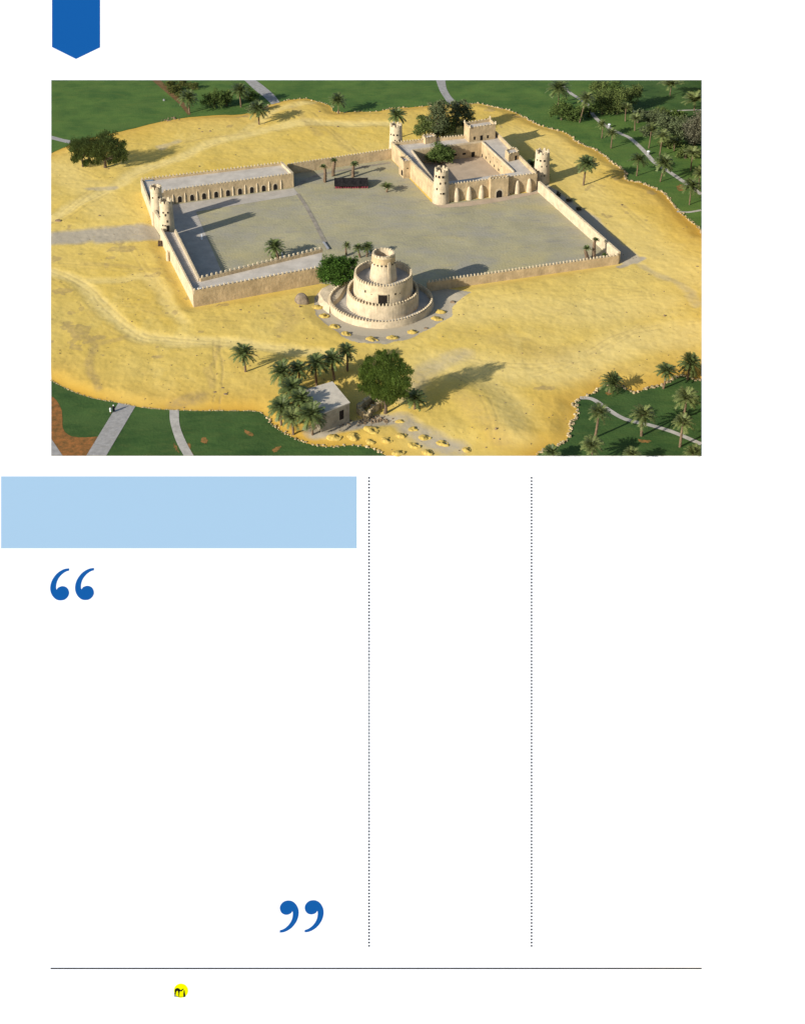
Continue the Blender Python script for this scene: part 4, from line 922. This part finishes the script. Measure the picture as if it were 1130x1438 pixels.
def dome(name, px, py, rx, h, m, label, cat, group=None, seed=0, trim=False):
    p = at(px, py); rnd = random.Random(seed+int(px*3)); mb = MB(); N = 28; K = 9; th = rnd.uniform(-.7, .2); el = rnd.uniform(1.1, 1.4)
    for k in range(K+1):
        t = k/K
        for i in range(N):
            a = 2*math.pi*i/N; ca, sa = math.cos(a), math.sin(a); nv = 1+.30*noise.noise(Vector((ca*1.1, sa*1.1, seed+px*.1)))
            r = rx*math.cos(t*math.pi/2)**.75*nv if k < K else .01
            z = h*math.sin(t*math.pi/2)**1.15; x, y = r*ca*el, r*sa*.85; q = Vector((x+px, y+py, seed))
            z *= (1+.5*noise.noise(q*1.1)+.25*noise.noise(q*2.7)) if cat == 'sand heap' else 1+.15*noise.noise(q*.8)
            z -= h*.75*math.exp(-(((x-rx*.55)/(rx*.35))**2+((y-rx*.2)/(rx*.4))**2)) if cat == 'sand heap' else 0   # pit dug on one side
            mb.v.append((x*math.cos(th)-y*math.sin(th), x*math.sin(th)+y*math.cos(th), max(z, -.04) if k else -.04))
    for k in range(K):
        for i in range(N): mb.f.append((k*N+i, k*N+(i+1) % N, (k+1)*N+(i+1) % N, (k+1)*N+i))
    o = mb.build(name, m, smooth=True, loc=(p.x, p.y, ZH(p.x, p.y)*.6)); tag(o, label, cat, group); return o
o = dome('mud_dome', 424, 426, 1.75, 2.6, 'mud', 'brown rounded mud dome standing on the sand between near rampart and round tower', 'mound'); 
ms1 = [(446, 431.5, 'highest sand heap at the left of the round tower skirt'), (455.5, 444, 'second sand heap down the left side of the round tower skirt'), (469.5, 459, 'third sand heap down the left side of the round tower skirt'), (486, 470.5, 'sand heap at the lower left of the round tower skirt'), (522, 478.5, 'long sand heap directly in front of the round tower'), (552, 475.5, 'oval sand heap in front of the round tower, right of centre'), (579, 466.5, 'sand heap at the lower right of the round tower skirt'), (614, 448, 'lower one of two sand heaps right of the round tower'), (619, 438, 'upper one of two sand heaps right of the round tower')]
for i, (x, y, l) in enumerate(ms1): dome('sand_mound', x, y, 1.25 if i != 4 else 1.5, .62, 'mound', l, 'sand heap', 'sand heaps around the round tower', seed=i)
ms2 = [(563, 594, 1.0, 'small sand heap next to the rubble below the ruined walls'), (581, 605, 1.2, 'upper left sand heap of the planting rows'), (563, 614, 1.2, 'sand heap second from the hut in the lower planting row'), (543, 620, 1.3, 'sand heap nearest the lawn edge below the ruin'), (521, 607, 1.7, 'broad flat sand heap in front of the ruin'), (521, 621, 1.2, 'upright sand heap right at the lawn stones'), (597, 617, 1.2, 'sand heap in the middle of the planting rows'), (621, 624, 1.2, 'rightmost sand heap of the planting rows'), (581, 627, 1.2, 'lower middle sand heap of the planting rows'), (600, 636, 1.2, 'sand heap at the bottom edge, right of the lowest row'), (560, 637, 1.2, 'sand heap at the bottom edge, left of the lowest row'), (625, 603, .7, 'tiny sand heap alone right above the planting rows'), (470, 616, 1.4, 'sand heap beside the right foot of the hut wall'), (497, 615, 1.6, 'flat sand heap between hut and ruin near the lawn'), (655, 632, 1.0, 'isolated sand heap near the bottom edge right of the planting rows')]
for i, (x, y, r, l) in enumerate(ms2): dome('sand_mound', x, y, r, .42*r+.1, 'mound', l, 'sand heap', 'sand heaps in the planting area', seed=20+i)
# rubble around the ruin
def rubble(name, pts, label, m='rock', n=40, size=.35):
    rnd = random.Random(n); mb = MB(); P_ = wpts(pts)
    for i in range(n):
        k = rnd.randrange(len(P_)-1); c = lerp(P_[k], P_[k+1], rnd.random())+Vector((rnd.gauss(0, 1), rnd.gauss(0, 1), 0)); s = size*rnd.uniform(.4, 1.2); q = 5
        mb.prism([Vector((c.x+s*math.cos(2*math.pi*j/q+rnd.random()), c.y+s*math.sin(2*math.pi*j/q+rnd.random()), 0)) for j in range(q)], 0, s*rnd.uniform(.5, 1), top=.6)
    return tag(mb.build(name, m), label, 'rubble', kind='stuff')
rubble('rubble', [(495, 600), (515, 592), (535, 588), (558, 600)], 'reddish brown rubble strewn below the ruined walls', n=120)
rubble('rubble', [(470, 610), (500, 604), (520, 598)], 'scattered stones at the foot of the hut', n=50, size=.25)
rubble('rubble', [(228, 168), (238, 167), (246, 167)], 'small dark stones on the sand edge of the upper left lawn', n=24, size=.4)
for i, (x, y, s_, l) in enumerate(((280, 183, .5, 'upper dark stone of the pair on the far sand'), (295, 186, .5, 'right dark stone on the far sand'), (284, 187, .45, 'lower dark stone of the pair on the far sand'), (978.5, 377, .5, 'lone dark stone near the right border'), (302, 553, .45, 'dark stone on the near sand, left of three'), (313, 547, .4, 'dark stone on the near sand, top of three'), (317, 556, .5, 'dark stone on the near sand, right of three'), (82, 312, .8, 'brown clump on the sand by the left border'), (140, 305, .45, 'dark stone above the grey track on the left'), (598, 461, .4, 'dark stone on the gravel right of the round tower'), (636, 425, .7, 'brown stone where the near wall meets the round tower gravel'), (338, 438, .45, 'dark stone below the near rampart'), (350, 441, .4, 'dark stone right of the one below the near rampart'))):
    dome('rock', x, y, s_, s_*.8, 'rock', l, 'rock', 'loose rocks on the sand', seed=60+i)
mb = MB(); rnd = random.Random(99); cnt = 0
while cnt < 900:
    px, py = rnd.uniform(76, 980), rnd.uniform(150, 636); p = at(px, py)
    if rnd.random() > .25+1.5*max(0, noise.noise(Vector((p.x*.05, p.y*.05, 3)))+.1): cnt += .2; continue
    v = (p.y-yb)/(yt-yb); uu = (p.x-(xl_b+(xl_t-xl_b)*v))/((xr_b+(xr_t-xr_b)*v)-(xl_b+(xl_t-xl_b)*v)); a_, b_ = int(v*(NY-1)), int(uu*(NX-1)); cnt += 1
    if edge_d[a_, b_] < .5 or dc[a_, b_] < .8 or dr[a_, b_] < 1 or dh[a_, b_] < .3: continue
    s_ = rnd.uniform(.06, .2)*(1+1.2*(rnd.random() > .95)); z_ = ZH(p.x, p.y)
    mb.prism([Vector((p.x+s_*math.cos(1.257*j+rnd.random()*.6), p.y+s_*math.sin(1.257*j+rnd.random()*.6), 0)) for j in range(5)], z_-.05, z_+s_*rnd.uniform(.5, 1.0), top=.6)
tag(mb.build('pebbles', 'rock'), 'small brown stones scattered thinly over the open sand', 'stones', kind='stuff')
# bedouin tent
ta, tb = at(469.5, 264.5), at(516.5, 264.2); tn = Vector((-(tb-ta).y, (tb-ta).x, 0)).normalized()
if tn.y < 0: tn = -tn
tt = empty('tent', ta); tag(tt, 'long low black tent with red rugs along its open front in the courtyard', 'tent')
mb = MB(); L = (tb-ta).length; N = 12; dp = 5.0; d = (tb-ta).normalized()
for i in range(N+1):
    x = L*i/N; sag = -.12*math.sin(math.pi*(i % 3)/3)
    for (q, z) in ((-.3, .95), (.1, 1.45), (2.3, 2.7), (4.6, 1.7), (5.2, .02)): mb.v.append(tuple(d*x+tn*q+Vector((0, 0, z+sag))))
for i in range(N):
    for q in range(4): mb.f.append((i*5+q, (i+1)*5+q, (i+1)*5+q+1, i*5+q+1))
mb.f.append((4, 3, 2, 1)); k = N*5; mb.f.append((k+1, k+2, k+3, k+4)); o = mb.build('tent_cloth', 'black_cloth', tt)
sm = o.modifiers.new('thick', 'SOLIDIFY'); sm.thickness = .06
mb = MB()
for i in range(14):
    x = L*(.03+.93*i/13); mb.bar(d*x+tn*.15, d*(x+L*.045)+tn*.15, .5, .07, .07+random.uniform(.35, .75))
mb.build('red_rugs', 'red_cloth', tt)
mb = MB(); mb.bar(d*.2+tn*1.2, d*(L-.2)+tn*1.2, 2.2, .07, .12); mb.build('floor_rug', 'red_cloth', tt)
for i in range(5):
    mb = MB(); p = d*(L*i/4)+tn*-.2; mb.tube([p, p+Vector((0, 0, 1.0))], [.06, .06], 6); mb.build('tent_pole', 'wood', tt)
# benches / troughs in the court
def bench(a, b, label, h=.5, w=.6):
    A, B = at(*a), at(*b); r = empty('bench', A); tag(r, label, 'bench'); d = B-A; mb = MB(); mb.bar(Vector(), d, w, h-.12, h); mb.build('seat', 'metal', r)
    for t in (.08, .92):
        mb = MB(); c = d*t; u = d.normalized()*.12; mb.bar(c-u, c+u, w*.8, .06, h-.12); mb.build('leg', 'metal', r)
bench((454, 341), (461, 351), 'dark bench beside the courtyard path end above the near rampart')
bench((394, 356), (398, 363), 'short bench at the foot of the bushy courtyard palm')
bench((516, 352), (522, 358), 'small bench between the two dark palms and the round tower')
# posts / bins on the right path
def bin_(px, py, label):
    p = at(px, py); r = empty('litter_bin', p); tag(r, label, 'litter bin', 'bins along the right path'); mb = MB(); mb.lathe([(.38, 0), (.42, .9), (.42, 1.15)], 14); mb.build('body', 'metal', r)
    mb = MB(); mb.lathe([(.5, 1.15), (.5, 1.35), (0, 1.5)], 14); mb.build('lid', 'plastic', r)
bin_(855, 179, 'white topped bin at the upper bend of the right path'); bin_(910, 217, 'white topped bin halfway down the right path')
p = at(230, 141); mb = MB(); mb.prism([Vector((-.3, -.25, 0)), Vector((.3, -.25, 0)), Vector((.3, .25, 0)), Vector((-.3, .25, 0))], .05, .6, top=.8); o = mb.build('utility_box', 'metal', loc=p); tag(o, 'small grey box on the open upper left lawn', 'utility box')
mb = MB(); p = at(207, 253, HA); mb.prism([Vector((-1.3, -.5, 0)), Vector((1.3, -.1, 0)), Vector((1.2, .6, 0)), Vector((-1.4, .3, 0))], 0, .35); o = mb.build('tarpaulin', 'blue', loc=(p.x+.6, p.y-.3, HA+.04)); tag(o, 'folded blue grey sheet lying on the far left corner of the arcade roof', 'tarpaulin')
mb = MB(); p = at(279.5, 407.5, hw); mb.prism([Vector((-.6, -.35, 0)), Vector((.7, -.3, 0)), Vector((.5, .4, 0)), Vector((-.5, .35, 0))], 0, .6, top=.8); o = mb.build('water_tank', 'plastic', loc=(p.x, p.y, hw+.03)); tag(o, 'small white tank in the near corner of the rampart walkway', 'tank')
# people
def person(px, py, cloth, label, robe=True, rz=0, head='skin'):
    p = at(px, py); root = empty('person', (p.x, p.y, .07), rz); tag(root, label, 'person')
    J = [(0, 0, .95), (0, 0, 1.2), (0, 0, 1.42), (0, 0, 1.53), (0, .01, 1.66), (0, .0, 1.76), (-.19, 0, 1.40), (-.25, .02, 1.12), (-.24, -.08, .88), (.19, 0, 1.40), (.25, .02, 1.12), (.24, -.1, .88), (-.1, 0, .88), (-.11, -.05, .48), (-.11, .02, .08), (-.11, -.14, .04), (.1, 0, .88), (.11, .06, .48), (.11, .12, .08), (.11, -.03, .04)]
    E = [(0, 1), (1, 2), (2, 3), (3, 4), (4, 5), (2, 6), (6, 7), (7, 8), (2, 9), (9, 10), (10, 11), (0, 12), (12, 13), (13, 14), (14, 15), (0, 16), (16, 17), (17, 18), (18, 19)]
    Rr = [.14, .14, .14, .055, .1, .085, .065, .045, .035, .065, .045, .035, .09, .06, .045, .035, .09, .06, .045, .035]
    me = bpy.data.meshes.new('body'); me.from_pydata(J, E, []); o = bpy.data.objects.new('body', me); C.objects.link(o); o.parent = root; me.materials.append(M[head])
    sk = o.modifiers.new('skin', 'SKIN'); 
    for i, r in enumerate(Rr): me.skin_vertices[0].data[i].radius = (r, r*.85)
    me.skin_vertices[0].data[0].use_root = True
    o.modifiers.new('sub', 'SUBSURF').levels = 1; 
    mb = MB(); mb.lathe([(.30, .10), (.27, .5), (.22, .9), (.23, 1.2), (.22, 1.42), (.09, 1.50)] if robe else [(.2, .5), (.19, .9), (.21, 1.2), (.21, 1.42), (.09, 1.5)], 14); mb.build('robe' if robe else 'coat', cloth, root)
    for sx in (-1, 1):
        mb = MB(); mb.tube([(sx*.17, 0, 1.42), (sx*.25, .02, 1.13), (sx*.24, -.07, .93)], [.09, .075, .07], 8); mb.build('sleeve', cloth, root)
    mb = MB(); mb.lathe([(.125, 1.60), (.13, 1.70), (.1, 1.80), (0, 1.83)], 12); mb.build('headcloth' if robe else 'hair', 'white' if robe else 'dark_cloth', root)
person(283.3, 336.5, 'white', 'person in a long white robe standing on the shaded pavement inside the courtyard')
person(155.5, 580.5, 'white', 'person in a white top walking on the grass beside the lower left path', robe=False, rz=1)
person(160, 578, 'dark_cloth', 'person in dark clothing at the edge of the lower left path', robe=True, rz=.5)

# ------------------------------------------------------------------ the page under the landscape and the marks printed on it
ZP = -.05
page = empty('magazine_page', at(565, 719, ZP)); tag(page, 'large blank white page with blue banner, pale blue box, quotation marks and dotted rules', 'page'); PO = page.location.copy()
def pmark(name, pts, m, z=.012, k=1):
    P_ = [at(x, y, ZP+z) for x, y in pts]; bm = bmesh.new(); vv = [bm.verts.new(p-PO) for p in P_]; es = [bm.edges.new((vv[i], vv[(i+1) % len(vv)])) for i in range(len(vv))]
    bmesh.ops.triangle_fill(bm, edges=es, use_beauty=True, normal=(0, 0, 1)); me = bpy.data.meshes.new(name); bm.to_mesh(me); bm.free(); me.materials.append(m)
    o = bpy.data.objects.new(name, me); C.objects.link(o); o.parent = page; return o
WHITE = flat('page_white', (.93, .93, .93)); BLUE = flat('ink_blue', (.0075, .096, .325)); SKYB = flat('ink_pale_blue', (.358, .525, .665)); BLACK = flat('ink_black', (.012, .012, .012)); YEL = flat('ink_yellow', (.90, .88, .0))
mb = MB(); cP = [at(-700, 1700, ZP), at(R0, 1700, ZP), at(R0, -250, ZP), at(-1300, -250, ZP)]; mb.add([p-PO for p in cP], [(0, 1, 2, 3)])
ZB = 14.0      # right margin raised to an added board so palm shadows miss the white
bt = [at(R0, 1700, ZB), at(1900, 1700, ZB), at(2400, -250, ZB), at(R0, -250, ZB)]; bb_ = [at(R0, 1700, ZP), at(1900, 1700, ZP), at(2400, -250, ZP), at(R0, -250, ZP)]
mb.add([p-PO for p in bb_+bt], [(4, 5, 6, 7)])
me_ = MB(); me_.add([p-PO for p in bb_+bt], [(0, 1, 5, 4), (1, 2, 6, 5), (2, 3, 7, 6), (3, 0, 4, 7)]); me_.build('added_board_side', flat('low_bounce_grey', (.22, .19, .13)), page); mb.build('paper', WHITE, page)  # grey sides added to cut light bounced back onto the sand
tag(pmark('banner', [(73, -25), (140.5, -25), (140.5, 66), (106.7, 82.3), (73, 65.5)], BLUE), 'dark blue ribbon banner with a pointed lower end')
tag(pmark('heading_box', [(1.5, 669), (500.5, 669), (500.5, 770), (1.5, 770)], SKYB), 'empty pale blue heading box')
def zq(pts): return [(60+x/12.556, 785+y/12.556) for x, y in pts]
oq = [(465, 165), (400, 172), (330, 200), (255, 252), (190, 330), (150, 410), (132, 495), (138, 575), (165, 640), (205, 690), (255, 722), (315, 732), (380, 720), (430, 682), (458, 635), (464, 590), (450, 540), (420, 503), (380, 484), (340, 480), (300, 490), (268, 508), (242, 540), (235, 490), (245, 420), (272, 355), (320, 290), (380, 240), (430, 215), (463, 205)]
oqs = smooth_line(oq+oq[:1], 3)[:-1]
def shiftq(p, dx, dy=0): return [(x+dx, y+dy) for x, y in p]
pmark('quotation_mark', zq(oqs), BLUE); pmark('quotation_mark', zq(shiftq(oqs, 438, -6)), BLUE)
cqs = [(380+(625-x)/12.556, 1255+(858-y)/12.556) for x, y in oqs]
pmark('quotation_mark', cqs, BLUE); pmark('quotation_mark', [(x+439/12.556, y-6/12.556) for x, y in cqs], BLUE)
for x0, nm in ((518.0, 'left'), (746.1, 'right')):
    mb = MB()
    for i in range(144):
        y = 671+i*4.6; N = 8; mb.add([at(x0+1.36*math.cos(2*math.pi*j/N), y-1.36*math.sin(2*math.pi*j/N), ZP+.012)-PO for j in range(N)], [tuple(range(N))])
    mb.build('dotted_rule', BLACK, page)
pmark('footer_rule', [(71, 1359.6), (985, 1359.6), (985, 1361.4), (71, 1361.4)], BLACK)
def ze(pts): return [(236+x/31.4, 1374+y/31.4) for x, y in pts]
N = 40; disc = pmark('sun_disc', [(254+10.1*math.cos(2*math.pi*i/N), 1392+10.1*math.sin(2*math.pi*i/N)-.2) for i in range(N)], YEL)
pmark('camel_silhouette', ze([(262, 800), (262, 700), (290, 640), (290, 540), (310, 480), (360, 450), (420, 440), (480, 460), (520, 500), (560, 540), (600, 500), (640, 470), (685, 470), (690, 490), (650, 520), (610, 580), (580, 598), (540, 585), (510, 600), (500, 680), (490, 800), (455, 800), (455, 680), (435, 600), (410, 560), (370, 585), (345, 640), (338, 790), (318, 790), (318, 690), (300, 690), (280, 760), (280, 800)]), BLACK, z=.024)
pmark('cloaked_figure', ze([(695, 520), (715, 520), (735, 620), (758, 760), (755, 810), (735, 830), (670, 825), (665, 700), (680, 600)]), BLACK, z=.024)
pmark('ground_line', ze([(262, 790), (340, 785), (420, 805), (560, 825), (755, 815), (755, 832), (560, 845), (410, 825), (262, 812)]), BLACK, z=.025)

# ------------------------------------------------------------------ plants reaching over the model's edge are cut flush with it
bpy.context.view_layer.update()
for o in TRIM:
    me = o.data; mw = o.matrix_world; out = []
    co = [mw @ v.co for v in me.vertices]; bad = []
    for p in co:
        x, y = proj(p); bad.append(x < L0 or x > R0 or y < T0 or y > B0)
    if any(bad):
        me2 = me.copy(); bm = bmesh.new(); bm.from_mesh(me2); bm.verts.ensure_lookup_table()
        bmesh.ops.delete(bm, geom=[v for v, k in zip(bm.verts, bad) if k], context='VERTS')
        bm.to_mesh(me2); bm.free()
        if len(me2.polygons): o.data = me2
        else: bpy.data.objects.remove(o)
